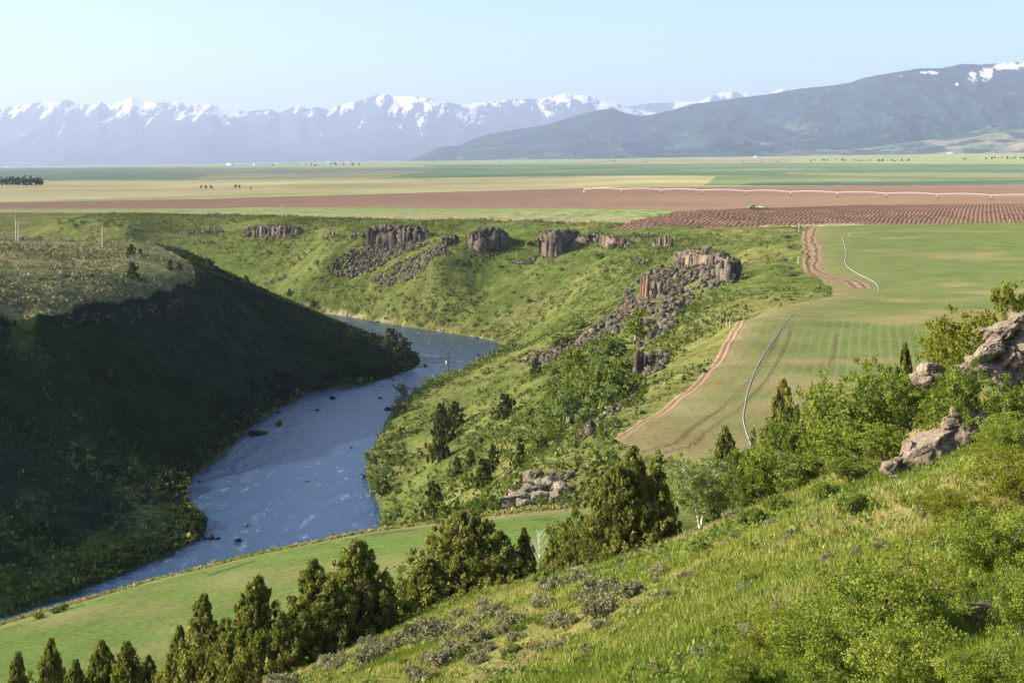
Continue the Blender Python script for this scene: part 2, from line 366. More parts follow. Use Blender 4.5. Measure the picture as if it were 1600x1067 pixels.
# rings are straight in Y inside the view so far field bands stay smooth
X = R_ * np.sin(A_); Y = R_ * np.cos(A_)
Xf, Yf = X.ravel(), Y.ravel()
Zf = terrain(Xf, Yf)
def colour(x, y, z):
    n1 = fbm(x / 60, y / 60, 41, 4)[:, None]; n2 = fbm(x / 12, y / 12, 43, 3)[:, None]; n3 = fbm(x / 250, y / 250, 45, 3)[:, None]
    def mixc(a, b, t): return a * (1 - t) + b * t
    slope_c = mixc(np.array([.088, .118, .030])[None], np.array([.138, .146, .048])[None], np.clip(n1 * 1.2 + n2 * .6 + .45, 0, 1))
    c = slope_c
    hill = mixc(np.array([.13, .155, .032])[None], np.array([.21, .19, .075])[None], np.clip(n2 * 1.5 + .4, 0, 1))
    hs = fbm(x / 3, y / 3, 51, 3)[:, None]
    hill = mixc(hill, np.array([.17, .12, .07])[None], np.clip(hs * 3 - .8, 0, .85))
    kh = (1 - sstep(120, 150, y))[:, None]
    c = mixc(c, hill, kh)
    for (cl, dep) in CLIFF_STEPS:
        ly = np.interp(x, cl[:, 0], cl[:, 1]); db = y - ly
        mm_ = ((x > cl[:, 0].min() - 1.5) & (x < cl[:, 0].max() + 1.5) & (db > -2) & (db < dep + 1 + 2 * n2[:, 0]))[:, None] * 1.0
        c = mixc(c, np.array([.17, .13, .10])[None] * (1 + .6 * n2), mm_)
    # left wall, its ground colour darkened to deepen the shade
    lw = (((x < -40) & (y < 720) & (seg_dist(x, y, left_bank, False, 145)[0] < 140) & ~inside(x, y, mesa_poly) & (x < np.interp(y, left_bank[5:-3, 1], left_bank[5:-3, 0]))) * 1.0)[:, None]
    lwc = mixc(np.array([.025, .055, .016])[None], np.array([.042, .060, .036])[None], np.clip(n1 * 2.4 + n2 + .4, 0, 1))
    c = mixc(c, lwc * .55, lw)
    mz = inside(x, y, mesa_poly)[:, None] * 1.0
    c = mixc(c, mixc(np.array([.20, .18, .085])[None], np.array([.13, .14, .06])[None], np.clip(n1 + n2 + .5, 0, 1)), mz)
    # tan beach line along the river
    rd, ra = seg_dist(x, y, river_poly, True, 65)
    bk = (np.clip(1 - rd / 3.0, 0, 1) * (fbm(x / 9, y / 9, 66, 3) > 0.0) * (y > 640))[:, None]
    c = mixc(c, np.array([.30, .25, .15])[None], bk * .8)
    sx_, sy_, _z = P(1168, 386, -41.0)
    q_ = ((x - sx_) * .8 + (y - sy_) * .25); p_ = np.hypot(q_ / 9.0, ((y - sy_) * .8 - (x - sx_) * .5) / 5.0) + .5 * n2[:, 0]
    c = mixc(c, np.array([.26, .16, .10])[None], (1 - sstep(.7, 1.0, p_))[:, None])
    # plateau strip between the canyon and the brown field
    rimline = np.array([p[:2] for p in far_rim])
    yr = np.interp(x, rimline[:, 0], rimline[:, 1])
    st = (sstep(0, 6, y - yr - 2 + 3 * n2[:, 0]) * (y > 700))[:, None]
    c = mixc(c, mixc(np.array([.26, .24, .13])[None], np.array([.19, .26, .09])[None], sstep(15, 120, y - yr)[:, None]), st)
    # far plain in bands (fields in plan)
    far = sstep(1240, 1260, y)[:, None]
    band = mixc(np.array([.27, .29, .13])[None], np.array([.21, .27, .12])[None], np.clip(n3 * 2 + .5, 0, 1))
    c = mixc(c, band, far * 1.0)
    def quad(pxy, col_, amt=1.0):
        nonlocal c
        poly = []
        for px, py in pxy:
            t = (px - CX) / F; lo_, hi_ = 1000.0, 40000.0
            for _ in range(40):
                mid = math.sqrt(lo_ * hi_); zz = -38 - 8 * min(max(-t / .3 + .3, 0), 1) + max(mid - 1400, 0) * (0.0022 - (0.23 - t) * 0.0157)
                if -zz * F / mid + HY > py: lo_ = mid
                else: hi_ = mid
            poly.append((t * lo_, lo_))
        m_ = inside(x, y, poly)[:, None] * amt
        c = mixc(c, (np.array(col_) * .80 + np.mean(col_) * .08)[None] * (1 + .3 * n3), m_)
    G1, G2, Gd, T1, T2 = (.13, .20, .115), (.18, .23, .115), (.09, .15, .10), (.30, .27, .15), (.36, .33, .165)
    quad([(-200, 284), (500, 281), (1100, 276), (1120, 290), (900, 294), (400, 303), (0, 316), (-200, 319)], T2)
    quad([(-200, 262), (-200, 284), (300, 281), (330, 274), (200, 262)], (.14, .18, .12))
    quad([(200, 262), (330, 274), (700, 272), (700, 262)], (.17, .20, .14))
    quad([(300, 281), (620, 280), (680, 268), (330, 272)], (.22, .23, .14))
    quad([(600, 280), (1700, 276), (1700, 262), (700, 262)], G1)
    quad([(700, 264), (1700, 262), (1700, 256), (650, 258)], (.15, .21, .13))
    quad([(1100, 290), (1120, 276), (1700, 274), (1700, 291)], G2)
    quad([(1150, 290), (1180, 285), (1700, 282), (1700, 291)], Gd)
    quad([(1230, 274), (1230, 270), (1600, 272), (1600, 279)], (.22, .25, .14))
    quad([(900, 254), (950, 250), (1240, 249), (1230, 255)], T1)
    quad([(1000, 271), (1300, 268), (1280, 262), (1180, 263)], (.19, .22, .14), .6)
    quad([(380, 300), (440, 297.5), (150, 291), (140, 293)], T2, .7)
    b = inside(x, y, brown_poly)[:, None] * 1.0
    soil = mixc(np.array([.205, .132, .095])[None], np.array([.235, .16, .112])[None], np.clip(n3 * 2 + .5 + 0.5 * np.sin((y - x * .2) / 60)[:, None], 0, 1))
    far2 = sstep(1290, 1330, y - 0.05 * np.abs(x))[:, None]
    soil = mixc(soil, np.array([.20, .13, .098])[None], far2 * .6)
    c = mixc(c, soil, b)
    fu = inside(x, y, furrow_poly)
    w = np.sin(furrow_u(x, y) * 2 * pi / 2.6 + 1.2)
    fc = mixc(np.array([.095, .058, .042])[None], np.array([.205, .138, .10])[None], np.clip(w * .6 + .45 + .5 * n2[:, 0], 0, 1)[:, None])  # light and dark furrow flanks shaded in the soil colour, over real ridges
    c = np.where(fu[:, None], fc, c)
    # main crop field
    mf = inside(x, y, main_poly)
    e = seg_dist(x, y, field_edge + field_edge2, False, 60)[0]
    bare = np.clip(fbm(x / 45, y / 22, 81, 4) * 1.8 - .35, 0, .55)[:, None]
    bare = np.maximum(bare, .7 * np.exp(-e / 9)[:, None]); bare = np.maximum(bare, .65 * np.exp(-(np.hypot(x - 22, (y - 200)) / 24) ** 2)[:, None])
    mc = mixc(np.array([.105, .148, .048])[None], np.array([.25, .185, .105])[None], bare)
    mc = mixc(mc, np.array([.24, .16, .11])[None] * (1 + .5 * np.sin(e * 5)[:, None]), ((1 - sstep(1.2 + 1.2 * n1[:, 0], 2.4 + 1.2 * n1[:, 0], e)) * (x < 54) * (y < 330))[:, None] * .85)
    trk = ((np.abs(e - 9.5 - 2 * n1[:, 0]) < .45) | (np.abs(e - 12.0 - 2 * n1[:, 0]) < .4) | (np.abs(e - 21 - 4 * n1[:, 0]) < .4)) & (y < 300)
    mc = mixc(mc, np.array([.10, .085, .045])[None], trk[:, None] * .65)
    c = np.where(mf[:, None], mc, c)
    lf = inside(x, y, low_poly)
    er = seg_dist(x, y, low_rim, False, 8)[0]
    lc = mixc(np.array([.115, .180, .045])[None], np.array([.19, .19, .075])[None], np.clip(fbm(x / 16, y / 7, 85, 4) * 2 - .45, 0, .7)[:, None])
    lc = mixc(lc, np.array([.25, .19, .11])[None], np.clip(1.3 - er / 3.2 + n2[:, 0] * .4, 0, 1)[:, None] * .9)
    tk = ((np.abs(er - 5.2 - n1[:, 0] * 1.5) < .22) & (fbm(x / 30, y / 30, 88, 2) > -.15)) | ((np.abs(er - 6.6 - n1[:, 0]) < .18) & (fbm(x / 20, y / 20, 89, 2) > .1))
    lc = mixc(lc, np.array([.045, .06, .03])[None], tk[:, None] * .7)
    c = np.where(lf[:, None], lc, c)
    tr = seg_dist(x, y, smooth_line([p[:2] for p in track], 2), False, 8)[0] * 1.25 + 1.4 * n2[:, 0]
    c = mixc(c, mixc(np.array([.25, .175, .12])[None], np.array([.12, .09, .06])[None], (np.abs(tr - 2.0) < .7)[:, None] * 1.0), (1 - sstep(3.5, 5.0, tr))[:, None])
    return np.clip(c, 0.005, 0.9)
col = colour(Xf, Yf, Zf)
rowd = np.zeros(len(Xf))
mfv = inside(Xf, Yf, main_poly); lfv = inside(Xf, Yf, low_poly)
fe = np.array([p[:2] for p in field_edge + field_edge2 + [P(1400, 350, -38), P(1600, 348, -38)]])
rowd_m = seg_dist(Xf, Yf, smooth_line(np.vstack([P(1300, 760, -41)[:2], P(1100, 722, -41)[:2], P(1000, 712, -41)[:2], fe[:7]]), 2), False, 400)[0] * 0.8 + 0.6 * fbm(Xf / 30, Yf / 30, 90, 2)
k2 = sstep(300, 400, Yf)
rowd_m = np.where(Yf > 330, (Yf * 0.8 - Xf * 0.1 + 6 * fbm(Xf / 90, Yf / 90, 91, 2)) , rowd_m)
rowd_l = seg_dist(Xf, Yf, low_rim, False, 130)[0] + 0.4 * fbm(Xf / 20, Yf / 20, 92, 2)
rowd = np.where(mfv, rowd_m, rowd_l)
nr, na = X.shape
i0 = (np.arange(nr - 1)[:, None] * na + np.arange(na - 1)[None]).ravel()
quads = np.stack([i0, i0 + 1, i0 + na + 1, i0 + na], 1)
fcx = Xf[quads].mean(1); fcy = Yf[quads].mean(1)
zone = np.zeros(len(quads), int)
zone[fcy < 135] = 1
zone[fcy > 1180] = 2
zone[inside(fcx, fcy, mesa_poly)] = 3
zone[inside(fcx, fcy, brown_poly)] = 4
zone[inside(fcx, fcy, furrow_poly)] = 5
zone[inside(fcx, fcy, main_poly)] = 6
zone[inside(fcx, fcy, low_poly)] = 7
zone[seg_dist(fcx, fcy, smooth_line([p[:2] for p in track], 2), False, 8)[0] < 4.0] = 8
zn = [('canyon_slope', M_slope), ('hillside', M_hill), ('plain', M_plain), ('sagebrush_flat', M_slope), ('bare_field', M_soil), ('furrowed_field', M_soil), ('crop_field', M_field), ('lower_field', M_field), ('dirt_track', M_track)]
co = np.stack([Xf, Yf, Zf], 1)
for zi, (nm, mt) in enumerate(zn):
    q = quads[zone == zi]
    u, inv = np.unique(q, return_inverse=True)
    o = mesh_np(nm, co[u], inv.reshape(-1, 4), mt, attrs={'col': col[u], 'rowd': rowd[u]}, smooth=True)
    tag(o, kind='structure')

# ------------------------------------------------------------------ river
m = N('river_water')
pos = m.n('ShaderNodeNewGeometry').outputs['Position']
mp = m.n('ShaderNodeMapping', Vector=pos, Scale=(1.0, 0.55, 1.0)).outputs[0]
h1 = m.noise(0.9, 5, 0.65, mp); h2 = m.noise(0.16, 5, 0.7, mp)
hh = m.math('MULTIPLY_ADD', h1, 0.5, m.math('MULTIPLY', h2, 2.6))
bp = m.n('ShaderNodeBump', Strength=0.7, Distance=0.6, Height=hh)
foam = m.ramp(m.noise(0.35, 6, 0.75, m.n('ShaderNodeMapping', Vector=pos, Scale=(1.0, 0.28, 1.0)).outputs[0]), [(0.57, gray(0)), (0.72, gray(.5))])
wc = m.mix(foam, (.018, .044, .090), (.32, .39, .47))
pb = m.n('ShaderNodeBsdfPrincipled', Base_Color=wc, Roughness=0.25, IOR=1.62, Normal=bp.outputs[0])
M_water = m.done(pb.outputs[0])
wx = np.arange(-600, 60, 4.0); wy = np.arange(20, 1010, 4.0); WX, WY = np.meshgrid(wx, wy)
i0 = (np.arange(len(wy) - 1)[:, None] * len(wx) + np.arange(len(wx) - 1)[None]).ravel()
wq = np.stack([i0, i0 + 1, i0 + len(wx) + 1, i0 + len(wx)], 1)
cxw = WX.ravel()[wq].mean(1); cyw = WY.ravel()[wq].mean(1)
kp = inside(cxw, cyw, river_poly) | (seg_dist(cxw, cyw, river_poly, True)[0] < 7)
wq = wq[kp]; u, inv = np.unique(wq, return_inverse=True)
river = mesh_np('river', np.stack([WX.ravel()[u], WY.ravel()[u], np.full(len(u), RIV)], 1), inv.reshape(-1, 4), M_water, smooth=True)
tag(river, kind='structure')

# ------------------------------------------------------------------ mountains
def range_mesh(name, sky_pts, yb, yr, zb, mat, seed, wl, amp, spur, px0=-500, px1=2100, snowf=None, na_=1000, nv=110, colf=None, jag=0.0):
    px = np.linspace(px0, px1, na_); sp = np.array(sky_pts, float)
    py = np.interp(px, sp[:, 0], sp[:, 1])
    v = np.concatenate([np.linspace(0, 1, nv), np.linspace(1, 1.5, 14)[1:]])
    PX, V = np.meshgrid(px, v); T = (PX - CX) / F
    base = np.interp(px, *zip(*zb)) if isinstance(zb, list) else np.full(na_, zb)
    yrr = yr + fbm(px / 260, px * 0, seed + 9, 3) * (yr - yb) * 0.12
    Yg = yb + (yrr[None] - yb) * V; Xg = T * Yg
    H = (HY - py) / F * yrr
    prof = np.where(V <= 1, V ** 1.5 * (0.75 + 0.25 * V), 1 - (V - 1) * 1.3)
    Z = base[None] + (H - base)[None] * prof
    wx_ = Xg + fbm(Xg / wl, Yg / wl, seed + 5, 3) * wl * .35
    n = ridged(wx_ / wl, Yg / (wl * spur), seed, 6, 0.52) - 0.55
    env = np.clip(np.sin(pi * np.clip(V, 0, 1.3) / 1.04) ** 0.8, 0, 1) if False else np.clip(4 * V * (1.0 - np.clip(V, 0, 1)), 0, 1) ** 0.7
    scale = np.maximum((H - base), 10)[None]
    Z = Z + n * amp * scale * env
    Z = Z + (fbm(Xg / (wl * .12), Yg / (wl * .12), seed + 22, 3)) * scale * jag * np.minimum(V * 3, 1)
    # never let the lower slopes stand above the skyline seen from the valley
    lim = (HY - py + 2.0)[None] / F * Yg
    gap = (lim - Z) / (scale * .03); Z = np.where(V < 1, lim - scale * .03 * np.where(gap > 20, gap, np.log1p(np.exp(np.minimum(gap, 20)))) , Z)
    i0 = (np.arange(len(v) - 1)[:, None] * na_ + np.arange(na_ - 1)[None]).ravel()
    q = np.stack([i0, i0 + 1, i0 + na_ + 1, i0 + na_], 1)
    gy_, gx_ = np.gradient(Z)
    c = colf(Xg, Yg, Z, V, PX, gx_, n)
    o = mesh_np(name, np.stack([Xg.ravel(), Yg.ravel(), Z.ravel()], 1), q, mat, attrs={'col': c.reshape(-1, 3)}, smooth=True)
    tag(o, kind='structure'); return o
M_mt = N('mountain_cover')
_c = M_mt.n('ShaderNodeAttribute', {'attribute_name': 'col'}).outputs['Color']
_k = M_mt.ramp(M_mt.noise(0.008, 6, 0.7), [(0.35, gray(.75)), (0.65, gray(1.25))])
M_mt = M_mt.done(M_mt.n('ShaderNodeBsdfDiffuse', Color=M_mt.mix(1.0, _c, _k, 'MULTIPLY')).outputs[0])
def gauss(px, v, blobs):
    s = 0
    for (a, b, sa_, sb_, w_) in blobs: s = s + w_ * np.exp(-((px - a) / sa_) ** 2 - ((v - b) / sb_) ** 2)
    return s
SNOW = np.array([.80, .82, .86]); FOR = np.array([.018, .036, .030]); ROCK = np.array([.045, .062, .080])
def col_left(X_, Y_, Z_, V_, PX_, g_, n_):
    t = fbm(X_ / 1350, Y_ / 2100, 5, 4)
    c = FOR[None, None] * (1 - .0) + (ROCK - FOR)[None, None] * np.clip(sstep(.5, .9, V_) + t * .6, 0, 1)[..., None]
    s = (V_ - .78) * 5.0 + fbm(X_ / 330, Y_ / 1500, 7, 6, .8) * 3.6 + (n_) * 1.8 + .05 * (PX_ < 400)
    s = s + gauss(PX_, V_, [(640, .80, 45, .22, 1.0), (735, .76, 22, .10, .9), (205, .95, 40, .08, .6), (340, .88, 50, .06, .5), (880, .9, 40, .1, .5), (60, .93, 60, .06, .4), (510, .74, 14, .04, 1.2), (680, .72, 10, .05, 1.)])
    s = s - 1.0 * ((PX_ > 760) & (PX_ < 830)) - .5 + .5 * sstep(.90, .97, V_)
    sn = sstep(.60, 1.0, s)[..., None]
    return c * (1 - sn) + SNOW * sn
left_sky = [(-500, 176), (-200, 170), (0, 172), (30, 165), (60, 160), (85, 160), (105, 157), (125, 164), (140, 163), (155, 158), (168, 166), (185, 161), (205, 152), (225, 159), (245, 159), (270, 160), (300, 163), (330, 163), (360, 171), (385, 176), (400, 174), (420, 171), (437, 178), (455, 170), (468, 164), (480, 171), (495, 167), (510, 171), (540, 163), (570, 155), (585, 148), (600, 146), (615, 151), (640, 152), (670, 154), (700, 160), (735, 163), (765, 159), (800, 155), (845, 156), (862, 151), (880, 147), (900, 148), (920, 150), (935, 157), (960, 161), (985, 170), (1030, 178), (1100, 190), (2100, 200)]
zb_l = [(-500, -470), (0, -350), (700, -230), (1300, -110), (2100, -40)]
range_mesh('snowy_mountains', left_sky, 34000, 45000, zb_l, M_mt, 101, 5600, .42, 1.5, snowf=None, colf=col_left, jag=.02, na_=1900, nv=130)
def col_back(X_, Y_, Z_, V_, PX_, g_, n_):
    s = sstep(.55, .75, (V_ - .9) * 4 + fbm(X_ / 600, Y_ / 600, 17, 4) * 1.3 + .75 * (PX_ > 1085) + .1)[..., None]
    return ROCK[None, None] * (1 - s) + SNOW * s
back_sky = [(700, 215), (900, 180), (960, 169), (985, 167), (1010, 163), (1050, 159), (1075, 160), (1095, 159), (1110, 151), (1128, 145), (1150, 143), (1170, 146), (1185, 153), (1205, 148), (1222, 139), (1245, 146), (1300, 170), (2100, 190)]
range_mesh('distant_peaks', back_sky, 46000, 50000, -150, M_mt, 131, 4600, .4, 1.4, px0=700, px1=1500, colf=col_back, na_=500, nv=60, jag=.02)
def col_right(X_, Y_, Z_, V_, PX_, g_, n_):
    t = fbm(X_ / 540, Y_ / 540, 25, 5, .6)
    f = np.array([.016, .036, .026]); gr = np.array([.11, .14, .075])
    k = np.clip(sstep(.25, .6, t + .25 - n_ * .5 - V_ * .5) , 0, 1)[..., None] * .55
    c = f * (1 - k) + gr * k
    sp = (hash2(np.floor(X_ / 29), np.floor(Y_ / 29), 3))[..., None]; c = c * (.6 + .8 * sp) * (1 + .9 * fbm(X_ / 170, Y_ / 170, 29, 3))[..., None]
    s = gauss(PX_, V_, [(1540, .93, 12, .06, 1.2), (1452, .965, 16, .02, 1.5), (1518, .90, 8, .06, 1.3), (1580, .985, 30, .02, 1.4), (1412, .94, 10, .02, 1.1), (1300, .97, 20, .02, .5), (1500, .86, 10, .03, .7)]) 
    s = s * (1 + 1.5 * fbm(X_ / 155, Y_ / 360, 28, 5, .7)); sn = sstep(.55, .8, s)[..., None]
    return c * (1 - sn) + SNOW * .95 * sn
right_sky = [(600, 258), (640, 250), (660, 243), (680, 233), (700, 228), (715, 229), (735, 219), (760, 211), (800, 204), (850, 196), (890, 184), (930, 173), (955, 170), (975, 176), (1000, 182), (1020, 179), (1050, 172), (1085, 162), (1120, 158), (1160, 153), (1200, 148), (1250, 139), (1300, 134), (1330, 129), (1350, 122), (1380, 117), (1400, 113), (1430, 108), (1470, 107), (1500, 101), (1530, 101), (1560, 99), (1600, 97), (1700, 100), (2100, 110)]
zb_r = [(600, -200), (1000, -90), (1300, -50), (2100, 20)]
range_mesh('forested_mountains', right_sky, 18000, 26000, zb_r, M_mt, 202, 2400, .50, 1.9, px0=600, px1=2100, colf=col_right, na_=1100, nv=150, jag=.008)
def col_foot(X_, Y_, Z_, V_, PX_, g_, n_):
    t = fbm(X_ / 340, Y_ / 340, 35, 5, .6)
    f = np.array([.035, .055, .030]); gr = np.array([.24, .21, .12]); g2 = np.array([.13, .18, .08])
    k = sstep(-.1, .15, t)[..., None]; k2_ = sstep(-.2, .3, fbm(X_ / 840, Y_ / 840, 37, 3))[..., None]
    return f * (1 - k) + (gr * k2_ + g2 * (1 - k2_)) * k
foot_sky = [(1050, 250), (1150, 244), (1230, 240), (1300, 236), (1350, 232), (1390, 226), (1430, 222), (1480, 214), (1530, 203), (1560, 199), (1620, 198), (1800, 190), (2100, 195)]
range_mesh('foothills', foot_sky, 16000, 19500, [(1050, -70), (1300, -50), (2100, 0)], M_mt, 242, 1050, .3, 1.4, px0=1050, px1=2100, colf=col_foot, na_=500, nv=60, jag=.01)
def box_v(x0, x1, y0, y1, z0, z1):
    v = np.array([(x, y, z) for x in (x0, x1) for y in (y0, y1) for z in (z0, z1)], float)
    return v, np.array([(0, 1, 3, 2), (4, 6, 7, 5), (0, 4, 5, 1), (2, 3, 7, 6), (0, 2, 6, 4), (1, 5, 7, 3)])
# ------------------------------------------------------------------ plant and rock materials
def leaf_mat(name, stops, trans=0.25, rough=None):
    m = N(name)
    t = m.n('ShaderNodeAttribute', {'attribute_name': 'tint'}).outputs['Fac']
    oi = m.n('ShaderNodeObjectInfo').outputs['Random']
    t2 = m.math('MULTIPLY_ADD', m.math('ADD', oi, -0.5), 0.22, t)
    c = m.ramp(t2, stops)
    d = m.n('ShaderNodeBsdfDiffuse', Color=c)
    tr = m.n('ShaderNodeBsdfTranslucent', Color=m.mix(0.5, c, (.25, .35, .03)))
    return m.done(m.n('ShaderNodeMixShader', i0=trans, i1=d.outputs[0], i2=tr.outputs[0]).outputs[0])
M_scrub = leaf_mat('scrub_leaves', [(0, (.035, .055, .016)), (.3, (.075, .10, .026)), (.6, (.14, .165, .045)), (.85, (.21, .20, .08)), (1, (.20, .14, .075))])
M_sage = leaf_mat('sage_leaves', [(0, (.06, .070, .030)), (.4, (.16, .165, .085)), (.75, (.27, .26, .14)), (1, (.34, .31, .18))], 0.1)
M_shade_scrub = leaf_mat('shade_darkened_scrub_leaves', [(0, (.004, .009, .004)), (.4, (.016, .034, .010)), (.7, (.040, .055, .036)), (1, (.075, .085, .062))], 0.1)  # darker copy of the scrub leaves, shade put into the colour
M_grass = leaf_mat('grass_blades', [(0, (.07, .11, .015)), (.3, (.15, .20, .03)), (.6, (.25, .285, .05)), (.8, (.33, .31, .10)), (1, (.42, .33, .18))], 0.28)
M_mule = leaf_mat('broad_leaves', [(0, (.08, .13, .02)), (.5, (.19, .26, .045)), (1, (.36, .40, .14))], 0.3)
M_jun = leaf_mat('juniper_sprays', [(0, (.07, .085, .022)), (.35, (.15, .165, .040)), (.7, (.235, .235, .060)), (1, (.33, .29, .095))], 0.3)
M_jund = leaf_mat('dark_juniper_sprays', [(0, (.035, .050, .016)), (.5, (.085, .098, .028)), (1, (.15, .145, .05))], 0.2)
M_decid = leaf_mat('green_leaves', [(0, (.07, .11, .016)), (.4, (.155, .21, .032)), (.75, (.24, .29, .045)), (1, (.34, .37, .08))], 0.38)
M_decid2 = leaf_mat('mid_green_leaves', [(0, (.065, .10, .020)), (.5, (.14, .19, .035)), (1, (.23, .27, .065))], 0.35)
M_aspen = leaf_mat('aspen_leaves', [(0, (.12, .17, .045)), (.5, (.22, .28, .09)), (1, (.32, .36, .16))], 0.4)
M_willow = leaf_mat('willow_leaves', [(0, (.11, .12, .015)), (.5, (.19, .21, .025)), (1, (.30, .27, .045))], 0.35)
M_redw = leaf_mat('reddish_leaves', [(0, (.06, .03, .02)), (.5, (.12, .07, .035)), (1, (.17, .14, .05))], 0.2)
M_farleaf = leaf_mat('far_leaves', [(0, (.035, .06, .03)), (1, (.09, .12, .05))], 0.1)
def plain_mat(name, c, rough=0.8, metal=0.0, var=0.25, scale=3.0):
    m = N(name)
    k = m.ramp(m.noise(scale, 4, 0.6), [(0.3, gray(1 - var)), (0.7, gray(1 + var))])
    b = m.n('ShaderNodeBsdfPrincipled', Base_Color=m.mix(1.0, c, k, 'MULTIPLY'), Roughness=rough, Metallic=metal)
    return m.done(b.outputs[0])
M_bark = plain_mat('grey_bark', (.16, .12, .09), scale=12)
M_white_bark = plain_mat('pale_bark', (.66, .62, .54), scale=10)
M_dead = plain_mat('dead_wood', (.40, .31, .22), scale=10)
M_twig = plain_mat('dead_twigs', (.20, .15, .12), scale=10)
M_redtwig = plain_mat('red_brown_twigs', (.11, .055, .04), scale=10)
def rock_mat(name, c1, c2, c3, s=1.0, lich=.5):
    m = N(name)
    pos = m.n('ShaderNodeNewGeometry').outputs['Position']
    c = m.ramp(m.noise(0.7 * s, 5, 0.65), [(0.3, c1), (0.55, c2), (0.75, c3)])
    sp = m.ramp(m.noise(6.0 * s, 5, 0.7), [(0.35, gray(.6)), (0.65, gray(1.3))])
    c = m.mix(1.0, c, sp, 'MULTIPLY')
    li = m.ramp(m.noise(2.5 * s, 6, 0.75), [(0.56, gray(0)), (0.66, gray(lich))])
    c = m.mix(li, c, (.36, .33, .24))
    t = m.n('ShaderNodeAttribute', {'attribute_name': 'tint'}).outputs['Fac']
    k = m.math('MULTIPLY_ADD', t, 0.9, 0.5)
    c = m.mix(1.0, c, m.n('ShaderNodeCombineColor', Red=k, Green=k, Blue=k).outputs[0], 'MULTIPLY')
    cr = m.n('ShaderNodeTexVoronoi', {'feature': 'DISTANCE_TO_EDGE'}, Vector=pos, Scale=0.9 * s).outputs['Distance']
    hgt = m.math('ADD', m.noise(5.0 * s, 6, 0.7), m.math('MINIMUM', m.math('MULTIPLY', cr, 5.0), 0.6))
    b = m.n('ShaderNodeBump', Strength=0.8, Distance=0.12 / s, Height=hgt)
    return m.done(m.n('ShaderNodeBsdfDiffuse', Color=c, Roughness=.8, Normal=b.outputs[0]).outputs[0])
M_basalt = rock_mat('basalt', (.085, .075, .058), (.18, .155, .118), (.31, .265, .19), .6, .35)
M_basalt_red = rock_mat('orange_lichened_basalt', (.12, .09, .07), (.27, .165, .10), (.33, .24, .16), .6, .3)
M_rubble = rock_mat('basalt_rubble', (.085, .072, .055), (.155, .132, .10), (.24, .205, .155), .8, .3)
M_boulder = rock_mat('lichened_rock', (.13, .105, .08), (.26, .215, .165), (.37, .315, .25), 2.2, .6)
M_wet = rock_mat('wet_dark_rock', (.02, .02, .02), (.035, .035, .033), (.06, .055, .05), 1.0, .1)

# ------------------------------------------------------------------ foliage clouds
def leaf_quads(cen, size, aspect=1.0, up=0.0, r=rng, outdir=None, two=False):
    """one small quad per centre, randomly turned; up biases the long axis upward"""
    n = len(cen)
    a = r.normal(size=(n, 3)); a[:, 2] += up * 2
    if outdir is not None: a = a + outdir
    a /= np.linalg.norm(a, axis=1)[:, None]
    b = np.cross(a, r.normal(size=(n, 3))); b /= np.maximum(np.linalg.norm(b, axis=1), 1e-6)[:, None]
    size = np.broadcast_to(size, (n,))[:, None]
    a = a * size * .5 * aspect; b = b * size * .5
    v = np.stack([cen - a, cen + b * .9 - a * .1, cen + a, cen - b * .9 - a * .1], 1).reshape(-1, 3)
    q = np.arange(4 * n).reshape(-1, 4)
    return v, q
def foliage(cen, rad, K, size, tint, shell=0.6, up=0.3, aspect=1.3, r=rng):
    """clumps: centres (n,3), radii (n,3), K leaves each"""
    n = len(cen)
    d = r.normal(size=(n, K, 3)); d /= np.linalg.norm(d, axis=2)[..., None]
    rr = shell + (1 - shell) * r.random((n, K, 1)); rr = rr * (0.75 + 0.35 * r.random((n, K, 1)))
    p = cen[:, None] + d * rr * rad[:, None]
    s = np.broadcast_to(np.asarray(size).reshape(-1, 1), (n, K)) * (0.6 + 0.8 * r.random((n, K)))
    v, q = leaf_quads(p.reshape(-1, 3), s.ravel(), aspect, up, r)
    t = np.clip(tint[:, None] + r.normal(0, .10, (n, K)), 0, 1)
    return v, q, np.repeat(t.ravel(), 4)
def tube(path, rads, seg=6):
    path = np.asarray(path, float); n = len(path)
    tang = np.gradient(path, axis=0); tang /= np.linalg.norm(tang, axis=1)[:, None]
    ref = np.array([0.3, 0.9, 0.2]); V = []
    for i in range(n):
        u = np.cross(tang[i], ref); u /= np.linalg.norm(u); w = np.cross(tang[i], u)
        for k in range(seg):
            a = 2 * pi * k / seg; V.append(path[i] + rads[i] * (cos(a) * u + sin(a) * w))
    Q = [(i * seg + k, i * seg + (k + 1) % seg, (i + 1) * seg + (k + 1) % seg, (i + 1) * seg + k) for i in range(n - 1) for k in range(seg)]
    return np.array(V), np.array(Q)
def join(parts):
    V, Fq, off = [], [], 0
    for v, f in parts:
        V.append(v); Fq.append(np.asarray(f) + off); off += len(v)
    ks = {}
    for f in Fq: ks.setdefault(f.shape[1], []).append(f)
    return np.vstack(V), [np.vstack(g) for g in ks.values()]
def boxm(cx_, cy_, cz_, sx, sy, sz, rz=0.0):
    v, f = box_v(-sx / 2, sx / 2, -sy / 2, sy / 2, -sz / 2, sz / 2); c, s_ = cos(rz), sin(rz)
    return np.stack([v[:, 0] * c - v[:, 1] * s_ + cx_, v[:, 0] * s_ + v[:, 1] * c + cy_, v[:, 2] + cz_], 1), f
def rod(a, b, ra, rb=None, seg=6):
    return tube([a, b], [ra, rb if rb is not None else ra], seg)

